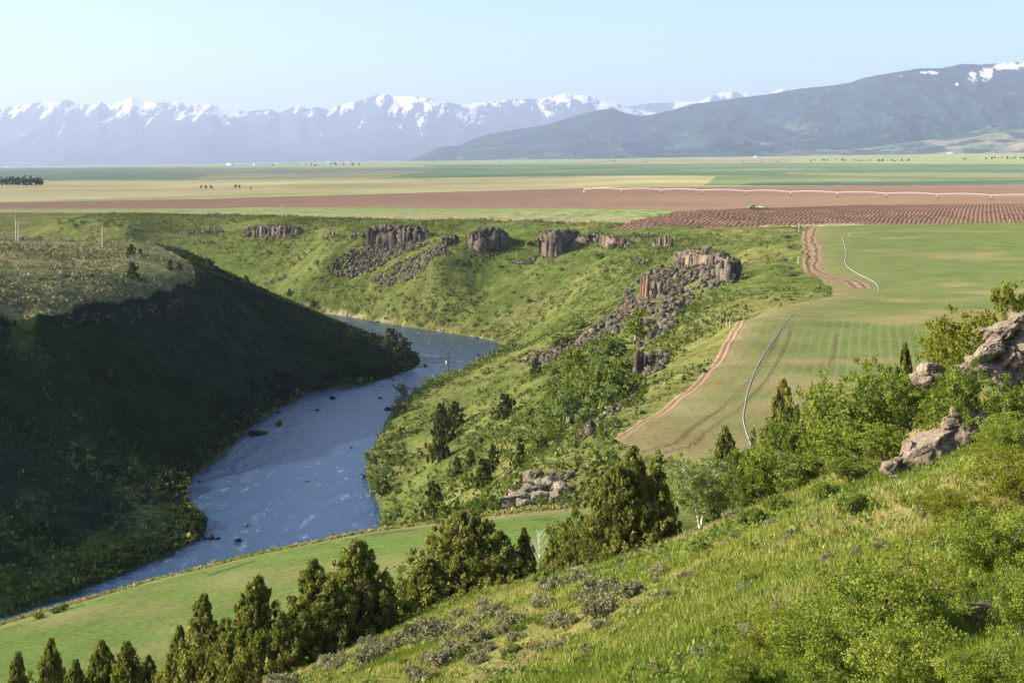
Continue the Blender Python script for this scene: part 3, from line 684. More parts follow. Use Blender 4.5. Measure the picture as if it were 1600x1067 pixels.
# ------------------------------------------------------------------ tree prototypes (unit: real metres), copied with shared meshes
def parts_obj(name, v, f, mat, tint=None, smooth=False):
    return mesh_np(name, v, f, mat, attrs={'tint': tint if tint is not None else np.full(len(v), .5)}, smooth=smooth, link=False)
def juniper_proto(seed, H=6.0, W=3.6, nb=190, K=62, size=.13, mat=None, taper=.75, tops=1):
    r = np.random.default_rng(seed)
    cen, rad, tn = [], [], []; limbs = []
    spires = [(0.0, 0.0, H)] + [(r.uniform(-.28, .28) * W, r.uniform(-.2, .2) * W, H * r.uniform(.55, .85)) for _ in range(tops)]
    for i in range(nb):
        sx, sy, h = spires[0] if i < nb * .65 else spires[r.integers(len(spires))]
        z = h * (0.04 + 0.94 * r.random() ** 1.15); f = z / h
        R = W / 2 * (h / H) * min(1, (f + .3) * 2.6) * (1 - f) ** taper * (.45 + .85 * r.random() + .35 * (r.random() < .12)) + .05
        a = r.uniform(0, 2 * pi); rr = R * r.uniform(.5, 1.0)
        c = (sx + rr * cos(a), sy + rr * sin(a), z + .1 * R); cen.append(c)
        s = (.09 + .13 * (1 - f)) * (H / 6) * r.uniform(.5, 1.5); rad.append((s * .8, s * .8, s * 2.3)); tn.append(np.clip(r.normal(.5, .2), 0, 1))
        if i % 5 == 0: limbs.append(rod((sx * f, sy * f, z * .75), c, .035 * H / 6, .012))
    v, q, t = foliage(np.array(cen), np.array(rad), K, np.full(nb, size * H / 6), np.array(tn), .25, 1.7, 2.6, r)
    tv, tq = join([tube([(0, 0, -.4), (.05, .02, H * .3), (-.04, .05, H * .65), (0, 0, H * .93)], [.13 * H / 6, .10 * H / 6, .05, .015], 7)] + [tube([(0, 0, 0), (s_[0] * .6, s_[1] * .6, s_[2] * .4), (s_[0], s_[1], s_[2] * .9)], [.08, .05, .012]) for s_ in spires[1:]] + limbs)
    return [('crown', v, q, mat or M_jun, t), ('trunk', tv, tq, M_bark, None)]
def decid_proto(seed, H=4.0, W=3.4, nb=110, K=70, size=.09, mat=None, bark=None, stems=4, base=.18, lean=.15, show=.018):
    r = np.random.default_rng(seed)
    cen, rad, tn = [], [], []; limbs = []
    st = []
    for k in range(stems):
        a = r.uniform(0, 2 * pi); L = W * .5 * r.uniform(.3, .85); top = (L * cos(a) + lean * H * .3, L * sin(a), H * r.uniform(.65, .97))
        mid = (top[0] * .35, top[1] * .35, top[2] * .5); st.append((mid, top))
        limbs.append(tube([(r.uniform(-.1, .1), r.uniform(-.1, .1), -.3), mid, top], [show * H, show * H * .6, .008], 6))
    for i in range(nb):
        m_, t_ = st[r.integers(len(st))]; m_, t_ = np.array(m_), np.array(t_)
        f = r.random() ** .7; b = m_ + (t_ - m_) * f if r.random() < .75 else m_ * r.uniform(.5, 1)
        z = max(b[2], base * H); off = r.normal(size=3) * np.array([W * .17, W * .17, H * .09]); c = np.array([b[0], b[1], z]) + off
        c[2] = min(max(c[2], base * H * .8), H * 1.02)
        cen.append(c); s = W * .085 * r.uniform(.7, 1.4); rad.append((s, s, s * .8)); tn.append(np.clip(r.normal(.5, .2), 0, 1))
        if i % 3 == 0 and np.linalg.norm(b - c) < W * .22: limbs.append(rod(tuple(b), tuple(c), show * H * .25, .006, 4))
    v, q, t = foliage(np.array(cen), np.array(rad), K, np.full(nb, size), np.array(tn), .2, .15, 1.1, r)
    tv, tq = join(limbs)
    return [('crown', v, q, mat or M_decid, t), ('trunk' if stems < 3 else 'stems', tv, tq, bark or M_bark, None)]
def mound_proto(seed, H=.8, W=1.3, nb=22, K=60, size=.05, mat=None, bark=None):
    r = np.random.default_rng(seed)
    a = r.uniform(0, 2 * pi, nb); f = np.sqrt(r.random(nb)) * .42 * W
    z = H * (.35 + .5 * r.random(nb)) * (1 - (f / W) ** 2 * 2)
    cen = np.stack([f * np.cos(a), f * np.sin(a), z], 1); s = W * .13 * r.uniform(.7, 1.3, nb)
    v, q, t = foliage(cen, np.stack([s, s, s * 1.1], 1), K, np.full(nb, size), np.clip(r.normal(.5, .2, nb), 0, 1), .3, .8, 1.8, r)
    tv, tq = join([rod((0, 0, -.15), tuple(c), .03 * H + .01, .006, 4) for c in cen])
    return [('crown', v, q, mat or M_sage, t), ('stems', tv, tq, bark or M_twig, None)]
def make_proto(name, plist):
    root = bpy.data.objects.new(name, None)
    kids = [parts_obj(n_, v, q, mt, t) for n_, v, q, mt, t in plist]
    return name, kids
GROUP_COUNT = {}
def place(proto, x, y, z, s=(1, 1, 1), rz=0.0, label=None, cat=None, group=None, tilt=(0, 0)):
    name, kids = proto
    root = bpy.data.objects.new(name, None); C.objects.link(root)
    root.location = (x, y, z); root.rotation_euler = (tilt[0], tilt[1], rz); root.scale = s
    root.empty_display_size = .1
    tag(root, label, cat, group)
    for k in kids:
        c = k.copy(); c.parent = root; C.objects.link(c)
    return root

# hull boulders
import bmesh
def hull(seed, n=16, dims=(1, 1, 1), bevel=0.0):
    r = np.random.default_rng(seed); bm = bmesh.new()
    p = r.uniform(-1, 1, (n, 3)); p /= np.maximum(np.abs(p).max(1), .75)[:, None] ; p = p * np.array(dims) * .5
    for q in p: bm.verts.new(q)
    bmesh.ops.convex_hull(bm, input=bm.verts)
    bmesh.ops.delete(bm, geom=[v for v in bm.verts if not v.link_faces], context='VERTS')
    bmesh.ops.triangulate(bm, faces=bm.faces)
    bm.verts.index_update()
    v = np.array([q.co[:] for q in bm.verts]); f = np.array([[a.index for a in fc.verts] for fc in bm.faces]); bm.free()
    return v, f
HULLS = [hull(500 + i, 9 + i % 3) for i in range(24)]
def rotm(r):
    q = r.normal(size=4); q /= np.linalg.norm(q); w, x, y, z = q
    return np.array([[1 - 2 * (y * y + z * z), 2 * (x * y - z * w), 2 * (x * z + y * w)], [2 * (x * y + z * w), 1 - 2 * (x * x + z * z), 2 * (y * z - x * w)], [2 * (x * z - y * w), 2 * (y * z + x * w), 1 - 2 * (x * x + y * y)]])
def rocks_mesh(P3, S, r, flat=.75):
    parts, tn = [], []
    for p, s in zip(P3, S):
        v, f = HULLS[r.integers(len(HULLS))]
        v = (v * np.array([s, s * r.uniform(.6, 1), s * flat * r.uniform(.6, 1.1)])) @ rotm(r).T + p
        parts.append((v, f)); tn.append(np.full(len(v), r.random()))
    v, f = join(parts); return v, f, np.concatenate(tn)

# ------------------------------------------------------------------ scatter helpers
def scatter(n, x0, x1, y0, y1, dens, r=rng):
    x = r.uniform(x0, x1, n); y = r.uniform(y0, y1, n)
    k = r.random(n) < dens(x, y)
    return x[k], y[k]
def nearpath(x, y, polys):
    m = np.zeros(len(x), bool)
    for p in polys: m |= inside(x, y, p)
    return m
def pix_poly(pp):
    return [hit(px, py, 150)[:2] for px, py in pp]
in_view = lambda x, y, mgn=60: (np.abs(x) < .385 * y + mgn * .1)
rivd = lambda x, y: seg_dist(x, y, river_poly, True, 65)[0]
not_field = lambda x, y: ~(inside(x, y, main_poly) | inside(x, y, low_poly) | inside(x, y, brown_poly) | inside(x, y, furrow_poly) | inside(x, y, river_poly))

TAL = {
 'a': [(505, 425), (560, 434), (602, 412), (640, 392), (668, 384), (640, 378), (600, 376), (552, 392)],
 'b': [(578, 441), (612, 449), (662, 424), (702, 398), (694, 388), (640, 404)],
 'c': [(793, 410), (830, 413), (845, 396), (812, 392)],
 'd': [(985, 448), (1004, 428), (1040, 418), (1148, 406), (1150, 436), (1100, 462), (1062, 486), (1048, 508), (1000, 516), (935, 536), (915, 526), (965, 480)],
 'e': [(812, 566), (880, 533), (926, 519), (930, 531), (865, 562), (825, 572)],
 'f': [(1000, 562), (1045, 556), (1042, 578), (1005, 592)],
 'g': [(918, 672), (935, 648), (1000, 614), (1002, 620), (945, 662), (925, 684)],
 'h': [(415, 440), (448, 430), (452, 436), (425, 444)],
 'i': [(985, 535), (1045, 510), (1050, 520), (1000, 550)],
}
TALP = {k: pix_poly(v) for k, v in TAL.items()}

# ------------------------------------------------------------------ ground cover (nobody could count it)
r = np.random.default_rng(11)
def dens_scrub(x, y):
    n = fbm(x / 22, y / 22, 61, 3) + .6 * fbm(x / 70, y / 70, 62, 2)
    lit = not_field(x, y) & ~inside(x, y, mesa_poly) & (y > 150)
    lit &= ~((x < np.interp(y, left_bank[5:-3, 1], left_bank[5:-3, 0]) - 2) & (y < 735))
    yr = np.interp(x, [p[0] for p in far_rim], [p[1] for p in far_rim])
    d = np.clip(.55 + n * 1.3, .10, 1) * lit * (y < yr + 4)
    east = sstep(0, 25, x - np.interp(y, [190, 220, 300, 400, 500, 600, 700, 800], [4, 4, 24, 44, 60, 80, 90, 60]))
    d = d * (1 - .85 * east)
    return d * in_view(x, y) * ~nearpath(x, y, TALP.values())
x, y = scatter(300000, -330, 330, 150, 1110, dens_scrub, r)
z = terrain(x, y)
s = .35 + 1.3 * r.random(len(x)) ** 3.5; s *= np.where(rivd(x, y) < 14, 1.35, 1)
tn = np.clip(.42 + .5 * fbm(x / 35, y / 35, 71, 3) + r.normal(0, .13, len(x)) + np.where((rivd(x, y) < 6) & (r.random(len(x)) < .4), .5, 0), 0, 1)
print('scrub', len(x))
v, q, t = foliage(np.stack([x, y, z + s * .35], 1), np.stack([s, s, s * .75], 1), 12, s * .50, tn, .5, .5, 1.2, r)
tag(mesh_np('canyon_scrub', v, q, M_scrub, attrs={'tint': t}), 'low green shrubs and brush covering the sunlit canyon sides', 'shrubs', kind='stuff')
# sagebrush on the flat and on the shaded slope
def dens_mesa(x, y):
    return (inside(x, y, mesa_poly) & in_view(x, y)) * np.clip(.26 + 1.5 * fbm(x / 40, y / 26, 63, 3), .03, 1)
x, y = scatter(60000, -330, -60, 250, 760, dens_mesa, r); z = terrain(x, y)
s = .55 + .95 * r.random(len(x)) ** 2.2; print('sage', len(x))
v, q, t = foliage(np.stack([x, y, z + s * .5], 1), np.stack([s, s, s * .95], 1), 14, s * .5, np.clip(.55 + .3 * fbm(x / 25, y / 25, 73, 2) + r.normal(0, .15, len(x)), 0, 1), .5, .6, 1.2, r)
tag(mesh_np('sagebrush_cover', v, q, M_sage, attrs={'tint': t}), 'grey green sagebrush spread over the flat mesa top', 'sagebrush', kind='stuff')
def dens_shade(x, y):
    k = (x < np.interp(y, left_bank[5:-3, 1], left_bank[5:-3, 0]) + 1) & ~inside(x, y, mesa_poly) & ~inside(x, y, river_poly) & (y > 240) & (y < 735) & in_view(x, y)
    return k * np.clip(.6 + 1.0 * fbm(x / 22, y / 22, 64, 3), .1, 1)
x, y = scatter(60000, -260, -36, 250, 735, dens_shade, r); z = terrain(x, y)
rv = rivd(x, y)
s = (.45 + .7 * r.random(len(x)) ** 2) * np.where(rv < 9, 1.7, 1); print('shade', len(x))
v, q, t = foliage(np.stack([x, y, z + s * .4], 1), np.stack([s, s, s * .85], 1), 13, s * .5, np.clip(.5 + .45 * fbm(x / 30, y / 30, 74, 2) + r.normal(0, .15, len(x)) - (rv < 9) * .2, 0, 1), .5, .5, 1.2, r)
tag(mesh_np('shade_darkened_scrub', v, q, M_shade_scrub, attrs={'tint': t}), 'brush and sagebrush coloured darker as shade, covering the left canyon side', 'brush', kind='stuff')

# foreground grass
n = 210000
Y = 15 * (105 / 15) ** r.random(n); x = r.uniform(-.40, .40, n) * Y; y = Y
k = ~(inside(x, y, low_poly) | inside(x, y, main_poly)); x, y = x[k], y[k]
z = terrain(x, y)
vis = (-(z) / y * F + HY) < 1110; x, y, z = x[vis], y[vis], z[vis]
patch = fbm(x / 3.5, y / 3.5, 52, 3)
k = r.random(len(x)) < np.clip(.8 + patch * 1.3, .12, 1); x, y, z, patch = x[k], y[k], z[k], patch[k]
B = 5; n = len(x); print('grass tufts', n)
h = (.05 + .13 * r.random((n, B))) * (1 + .8 * np.clip(patch, -.5, .6))[:, None] * (1 + .004 * y[:, None]); a = r.uniform(0, 2 * pi, (n, B)); lean = .15 + .55 * r.random((n, B))
wd = (.0065 + .00022 * y)[:, None] * (.7 + .6 * r.random((n, B)))
bx = x[:, None] + r.normal(0, .06, (n, B)) * (1 + y[:, None] / 60); by = y[:, None] + r.normal(0, .06, (n, B)) * (1 + y[:, None] / 60); bz = np.repeat(z[:, None], B, 1) - .03
a2 = r.uniform(0, 2 * pi, (n, B))
tipx = bx + np.cos(a) * h * lean; tipy = by + np.sin(a) * h * lean
v = np.stack([np.stack([bx - np.cos(a2) * wd, by - np.sin(a2) * wd, bz], 2), np.stack([bx + np.cos(a2) * wd, by + np.sin(a2) * wd, bz], 2), np.stack([tipx, tipy, bz + h], 2)], 2).reshape(-1, 3)
t = np.clip(.50 + .9 * fbm(x / 4, y / 4, 53, 4)[:, None] + r.normal(0, .15, (n, B)) + (r.random((n, B)) < .06) * .4, 0, 1)
tag(mesh_np('hillside_grass', v, np.arange(len(v)).reshape(-1, 3), M_grass, attrs={'tint': np.repeat(t.ravel(), 3)}), 'bright green spring grass growing on the near hillside', 'grass', kind='stuff')
# low herbs and seedlings between the grass
n = 15000
Y = 16 * (95 / 16) ** r.random(n); x = r.uniform(-.38, .40, n) * Y; y = Y
k = (r.random(n) < np.clip(.35 + 1.6 * fbm(x / 9, y / 9, 57, 3), .05, 1)) & ~(inside(x, y, low_poly) | inside(x, y, main_poly)); x, y = x[k], y[k]; z = terrain(x, y)
s = (.06 + .16 * r.random(len(x)) ** 2) * (1 + y / 120)
v, q, t = foliage(np.stack([x, y, z + s * .45], 1), np.stack([s * 1.2, s * 1.2, s * .8], 1), 16, s * .36, np.clip(.45 + .7 * fbm(x / 6, y / 6, 58, 3) + r.normal(0, .22, len(x)), 0, 1), .3, .5, 1.5, r)
tag(mesh_np('hillside_herbs', v, q, leaf_mat('herb_leaves', [(0, (.05, .08, .02)), (.3, (.10, .16, .03)), (.55, (.17, .22, .06)), (.8, (.21, .21, .14)), (1, (.24, .15, .09))], .2), attrs={'tint': t}), 'low mixed herbs and seedlings among the grass of the near hillside', 'herbs', kind='stuff')
# broad-leaved forbs
n = 15000
Y = 16 * (85 / 16) ** r.random(n); x = r.uniform(-.38, .40, n) * Y; y = Y
k = (r.random(n) < np.clip(.18 + 2.4 * fbm(x / 6, y / 6, 55, 3), .02, 1)) & ~(inside(x, y, low_poly) | inside(x, y, main_poly)); x, y = x[k], y[k]; z = terrain(x, y)
B = 11; n = len(x); print('forbs', n)
h = .09 + .15 * r.random((n, B)); a = r.uniform(0, 2 * pi, (n, B)); ln = .2 + .9 * r.random((n, B)); w_ = h * .13
bx = x[:, None] + r.normal(0, .07, (n, B)); by = y[:, None] + r.normal(0, .07, (n, B)); bz = z[:, None] + 0 * bx
d = np.stack([np.cos(a) * ln, np.sin(a) * ln, np.ones_like(a)], 2); d /= np.linalg.norm(d, axis=2)[..., None]
sd = np.stack([-np.sin(a), np.cos(a), 0 * a], 2); b0 = np.stack([bx, by, bz], 2); hh_ = h[..., None]
v = np.stack([b0, b0 + d * hh_ * .5 + sd * w_[..., None], b0 + d * hh_ - np.array([0, 0, .1]) * hh_ * ln[..., None], b0 + d * hh_ * .5 - sd * w_[..., None]], 2).reshape(-1, 3)
t = np.clip(.5 + r.normal(0, .25, (n, B)), 0, 1)
tag(mesh_np('broadleaf_forbs', v, np.arange(len(v)).reshape(-1, 4), M_mule, attrs={'tint': np.repeat(t.ravel(), 4)}), 'upright broad-leaved wild plants scattered through the hillside grass', 'wild plants', kind='stuff')

# dry grass along the rim of the lower field and beside the dirt track
lr = smooth_line([p[:2] for p in low_rim], 1); k = r.random(2600); seg_ = (k * (len(lr) - 1)).astype(int); fr = k * (len(lr) - 1) - seg_
x = lr[seg_, 0] + (lr[seg_ + 1, 0] - lr[seg_, 0]) * fr + r.normal(0, .5, 2600); y = lr[seg_, 1] + (lr[seg_ + 1, 1] - lr[seg_, 1]) * fr + r.normal(0, .9, 2600) + .4; z = terrain(x, y); s = r.uniform(.12, .38, 2600)
v, q, t = foliage(np.stack([x, y, z + s * .4], 1), np.stack([s, s, s * .9], 1), 12, s * .5, np.clip(r.normal(.8, .25, 2600), 0, 1), .3, 1.0, 2.2, r)
tag(mesh_np('dry_grass', v, q, M_grass, attrs={'tint': t}), 'dry tan grass growing along the rim of the lower field', 'grass', kind='stuff')
# talus
r = np.random.default_rng(23)
def fill_poly(poly, n, r):
    poly = np.array(poly); x = r.uniform(poly[:, 0].min(), poly[:, 0].max(), n * 12); y = r.uniform(poly[:, 1].min(), poly[:, 1].max(), n * 12)
    k = inside(x, y, poly); return x[k][:n], y[k][:n]
def talus(key, n, smin, smax):
    x, y = fill_poly(TALP[key], n, r); z = terrain(x, y)
    s = smin + (smax - smin) * r.random(len(x)) ** 2.5
    return np.stack([x, y, z + s * .12], 1), s
tsets = {'a': (1100, .8, 3.2), 'b': (900, .8, 3.0), 'c': (150, 1.0, 2.8), 'd': (1900, .8, 3.8), 'e': (520, .8, 3.0), 'f': (110, .8, 2.2), 'g': (150, .5, 1.5), 'h': (70, .8, 2.0), 'i': (110, .8, 2.4)}
tl = {'a': 'grey boulder rubble fanning down from the tall columnar cliff on the far wall', 'b': 'long grey boulder streak lower and right of the first rubble fan', 'c': 'small boulder pile left of the dark tower rock', 'd': 'large dark rubble field around the orange rock block', 'e': 'narrow boulder streak running down toward the river bend', 'f': 'small rubble apron below the split rock on the grassy slope', 'g': 'thin line of rubble beside the near crop field edge', 'h': 'tiny rock patch low on the far canyon wall', 'i': 'rubble below the dark ledge under the orange rock block'}
for k_, (n_, a_, b_) in tsets.items():
    p3, s = talus(k_, n_, a_, b_); v, f, t = rocks_mesh(p3, s, r)
    tag(mesh_np('talus', v, f, M_rubble, attrs={'tint': t}), tl[k_], 'rubble', kind='stuff')

# ------------------------------------------------------------------ columnar cliffs and outcrops
def columns(cols, r, seg=6):
    parts, tn = [], []
    for (x, y, zb, zt, rad) in cols:
        n = r.integers(5, 8); an = np.sort(r.uniform(0, 2 * pi, n)) if False else (np.arange(n) + r.uniform(-.25, .25, n)) * 2 * pi / n
        lv = [0, .33, .62, .85, 1.0]; V = []; tx, ty = r.normal(0, .05, 2) * (zt - zb)
        rr = rad * r.uniform(.8, 1.15, n)
        sl = r.uniform(-.35, .35, 2)
        for j, l in enumerate(lv):
            k = (1.12, 1.0, .98, .93, .66)[j] * r.uniform(.86, 1.10)
            for i in range(n):
                px_, py_ = rr[i] * k * cos(an[i]), rr[i] * k * sin(an[i])
                zz = zb + (zt - zb) * l + (0 if j < 3 else (px_ * sl[0] + py_ * sl[1]))
                V.append((x + px_ + tx * l + r.normal(0, .09 * rad), y + py_ + ty * l + r.normal(0, .09 * rad), zz + (r.normal(0, .12 * rad) if j > 0 else 0)))
        V.append((x + tx, y + ty, zt + .05 * rad)); m_ = len(V) - 1
        Fq = [(j * n + i, j * n + (i + 1) % n, (j + 1) * n + (i + 1) % n, (j + 1) * n + i) for j in range(len(lv) - 1) for i in range(n)]
        Ft = [((len(lv) - 1) * n + i, (len(lv) - 1) * n + (i + 1) % n, m_) for i in range(n)]
        parts.append((np.array(V), np.array(Fq), np.array(Ft))); tn.append(np.full(len(V), r.random()))
    V, Q, T, off = [], [], [], 0
    for v, q_, t_ in parts: V.append(v); Q.append(q_ + off); T.append(t_ + off); off += len(v)
    return np.vstack(V), [np.vstack(Q), np.vstack(T)], np.concatenate(tn)
CP = []
def cliff(pxs, label, n, rad, mat=None, seed=1, depth=5.0, name='rock_cliff', hvar=.35, extra=None):
    """pxs: list of (px, py_top, py_base) along the outcrop; columns stand on the slope at the base"""
    r = np.random.default_rng(seed); A = np.array(pxs, float); cols = []
    bases = [hit(p[0], p[2], 150) for p in pxs]
    n = int(n * 1.9); rad = rad * .72
    for i in range(n):
        u = (i + r.random()) / n; px = A[0, 0] + (A[-1, 0] - A[0, 0]) * u
        bx = np.interp(px, A[:, 0], [b[0] for b in bases]); by = np.interp(px, A[:, 0], [b[1] for b in bases])
        top = np.interp(px, A[:, 0], A[:, 1])
        back = r.random() ** .8 * depth; y_ = by + back; x_ = bx * y_ / by
        zt = -(top - HY) / F * y_; zb = gz(x_, y_) - 1.5
        zt = zt - (zt - zb) * min(.85, .25 + hvar * 1.3) * (r.random() ** 1.1 * .75 + .35 * math.sin(px * .3 + seed) ** 2) * (1 - .75 * back / depth)
        if zt > zb + .6: cols.append((x_, y_, zb, zt, rad * r.uniform(.5, 1.5)))
    CP.extend(cols)
    nc_ = [c for c in cols if r.random() > .16]; hb = [c for i, c in enumerate(nc_) if i % 5 in (1, 3)]; cols = [c for i, c in enumerate(nc_) if i % 5 not in (1, 3)]
    v, f, t = columns(cols, r)
    for c in hb:
        hv_, hf_ = HULLS[r.integers(24)]; a_ = r.uniform(0, 6.28); h_ = (c[3] - c[2]) * r.uniform(.55, .95); sx_ = c[4] * r.uniform(2.4, 4.0)
        w3 = np.stack([hv_[:, 0] * cos(a_) - hv_[:, 1] * sin(a_), hv_[:, 0] * sin(a_) + hv_[:, 1] * cos(a_), hv_[:, 2]], 1) * [sx_, sx_ * .8, h_ * 1.15] + [c[0], c[1] - .3, c[2] + h_ * .5]
        f = [f[0], np.vstack([f[1], hf_ + len(v)])]; v = np.vstack([v, w3]); t = np.r_[t, np.full(len(w3), r.random())]
    bp_ = np.array([(b[0], b[1] + depth * .4, min(b[2], gz(b[0], b[1] + depth * .4)) - 1.6) for b in bases]); bv, bf = tube(bp_, [min(depth * .5, 1.0)] * len(bp_), 6)
    v, f = join([(v, g_) if k_ == 0 else (np.zeros((0, 3)), g_ - len(v) * 1) for k_, g_ in enumerate(f[:1])] + [(bv, bf)]) if False else (np.vstack([v, bv]), [np.vstack([f[0], bf + len(v)]), f[1]]); t = np.r_[t, np.full(len(bv), .4)]
    o = mesh_np(name, v, f, mat or M_basalt, attrs={'tint': t}); tag(o, label, 'cliff' if name == 'rock_cliff' else 'rock outcrop'); return o
cliff([(382, 355, 368), (400, 352, 371), (440, 350, 371), (466, 354, 368)], 'grey columnar cliff low on the far canyon rim, nearest the mesa tip', 34, 1.5, seed=2)
cliff([(293, 358, 366), (345, 354, 364)], 'low dark rock band half hidden in grass left of the far cliffs', 20, 1.1, seed=3, name='rock_outcrop', hvar=.7)
cliff([(508, 362, 371), (528, 361, 370)], 'small dark knob between the leftmost cliff and the big rubble fan', 8, 1.4, seed=4, name='rock_outcrop')
cliff([(547, 363, 378), (572, 360, 384)], 'broken rock ribs just left of the tall cliff above the rubble fan', 12, 1.3, seed=5, name='rock_outcrop', hvar=.6)
cliff([(574, 356, 384), (600, 350, 384), (640, 351, 380), (664, 354, 376)], 'tall grey and tan columnar cliff heading the big rubble fan', 44, 1.9, seed=6, depth=6)
cliff([(692, 368, 388), (716, 364, 382)], 'small rock ribs at the head of the second rubble streak', 12, 1.3, seed=7, name='rock_outcrop', hvar=.6)
cliff([(734, 362, 392), (750, 354, 396), (775, 354, 393), (788, 360, 388)], 'pale columnar buttress standing between rubble streak and dark tower rock', 34, 1.6, seed=8, depth=6)
cliff([(848, 361, 400), (868, 357, 403), (876, 358, 398)], 'square tan tower rock with a deep shadowed notch at its right', 16, 2.0, seed=9, depth=5, hvar=.12)
cliff([(880, 358, 376), (898, 359, 374)], 'dark recessed wall beside the square tower rock', 12, 1.8, seed=10, depth=4, hvar=.15)
cliff([(903, 368, 388), (935, 360, 378), (958, 368, 390), (982, 370, 388)], 'scattered pale ribs right of the dark tower rock', 26, 1.2, seed=12, name='rock_outcrop', hvar=.75, depth=8)
cliff([(985, 362, 372), (1020, 361, 372)], 'flat pale ledge above the scattered ribs near the plowed corner', 14, 1.0, seed=13, name='rock_outcrop', hvar=.6)
cliff([(1022, 370, 388), (1050, 364, 390)], 'thin standing pillar and slabs left of the pale column cluster', 10, .9, seed=14, name='rock_outcrop', hvar=.6)
cliff([(992, 404, 412), (1014, 402, 413)], 'small lone rock pile on the green slope left of the rubble field', 9, 1.1, seed=15, name='rock_outcrop', hvar=.5)
cliff([(1058, 392, 412), (1078, 388, 417), (1110, 388, 418), (1136, 394, 414)], 'broad pale fluted columns at the top of the dark rubble field', 40, 1.5, seed=16, depth=5, hvar=.2)
cliff([(1122, 404, 436), (1136, 398, 442), (1152, 404, 438)], 'dark split pillars at the right end of the rubble field', 14, 1.5, seed=17, depth=4)
cliff([(1003, 432, 466), (1010, 428, 470)], 'narrow orange stained rock face standing in the dark rubble', 5, 1.4, mat=M_basalt_red, seed=18, depth=2, hvar=.2, name='rock_outcrop')
cliff([(1012, 430, 468), (1032, 432, 462)], 'broken grey block joined to the right of the orange face', 12, 1.3, seed=38, depth=5, hvar=.55, name='rock_outcrop')
cliff([(1030, 428, 448), (1075, 424, 440), (1120, 420, 434)], 'jagged dark ledge behind the orange block in the rubble field', 36, 1.3, seed=19, depth=12, hvar=.6, name='rock_outcrop')
cliff([(1034, 478, 498), (1062, 468, 486)], 'dark overhanging ledge at the lower edge of the rubble field', 14, 1.5, seed=20, depth=4, hvar=.3, name='rock_outcrop')
cliff([(1015, 505, 530), (1052, 492, 510)], 'grass capped dark ledge under the overhanging ledge', 14, 1.4, seed=21, depth=4, hvar=.4, name='rock_outcrop')
cliff([(995, 545, 588), (1006, 540, 580), (1040, 545, 560)], 'split brown rock with shadowed face alone on the bright grass slope', 16, 1.0, seed=22, depth=5, hvar=.45, name='rock_outcrop')
cliff([(905, 664, 684), (920, 656, 680), (936, 650, 666)], 'dark blocky step rock just left of the crop field corner', 12, .75, seed=24, depth=3, hvar=.35, name='rock_outcrop')
# cliff band under the mesa rim ; its brown rock is coloured darker to deepen the shade
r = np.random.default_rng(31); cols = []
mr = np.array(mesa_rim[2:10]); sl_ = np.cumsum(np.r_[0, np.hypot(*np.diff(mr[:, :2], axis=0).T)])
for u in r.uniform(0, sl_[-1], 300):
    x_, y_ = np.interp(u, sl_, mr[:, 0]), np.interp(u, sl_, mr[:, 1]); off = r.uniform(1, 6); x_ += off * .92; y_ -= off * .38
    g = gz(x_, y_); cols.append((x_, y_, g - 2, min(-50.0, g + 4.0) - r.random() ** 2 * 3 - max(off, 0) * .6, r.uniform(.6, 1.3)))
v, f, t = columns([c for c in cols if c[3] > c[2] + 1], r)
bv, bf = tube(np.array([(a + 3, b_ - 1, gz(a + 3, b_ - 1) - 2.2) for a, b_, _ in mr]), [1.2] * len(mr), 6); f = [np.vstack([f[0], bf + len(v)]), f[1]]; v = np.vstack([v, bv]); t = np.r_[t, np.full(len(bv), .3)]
tag(mesh_np('rock_cliff', v, f, rock_mat('shade_darkened_brown_basalt', (.05, .038, .03), (.10, .075, .06), (.15, .115, .09), .6, .15), attrs={'tint': t}), 'brown columnar cliff band in shade under the mesa rim', 'cliff')

r = np.random.default_rng(36); cp = np.array([(c[0], c[1], c[3], c[4]) for c in CP]); k = r.integers(0, len(cp), 1100)
x = cp[k, 0] + r.normal(0, 2.0, 1100); y = cp[k, 1] - np.abs(r.normal(0, 5, 1100)) - .5; z = terrain(x, y); sz = .5 + 1.8 * r.random(1100) ** 2.5
v, f, t = rocks_mesh(np.stack([x, y, z + sz * .1], 1), sz, r); tag(mesh_np('cliff_debris', v, f, M_rubble, attrs={'tint': t}), 'fallen stones strewn in the grass at the feet of the far cliffs', 'rubble', kind='stuff')
r = np.random.default_rng(37); cp = np.array([(c[0], c[1], c[3], c[4]) for c in CP])
k = r.integers(0, len(cp), 2200); off = r.normal(0, 1.8, (2200, 2)) + np.where((np.arange(2200) % 2 == 0)[:, None], np.array([[0, 4.5]]), np.array([[0, -3.0]]))
x = cp[k, 0] + off[:, 0]; y = cp[k, 1] + off[:, 1]; z = terrain(x, y); s = r.uniform(.4, 1.5, 2200)
v, q, t = foliage(np.stack([x, y, z + s * .4], 1), np.stack([s, s, s * .8], 1), 18, s * .42, np.clip(r.normal(.45, .18, 2200), 0, 1), .4, .5, 1.2, r)
tag(mesh_np('cliff_brush', v, q, M_scrub, attrs={'tint': t}), 'brush growing along the tops and feet of the far cliffs', 'brush', kind='stuff')
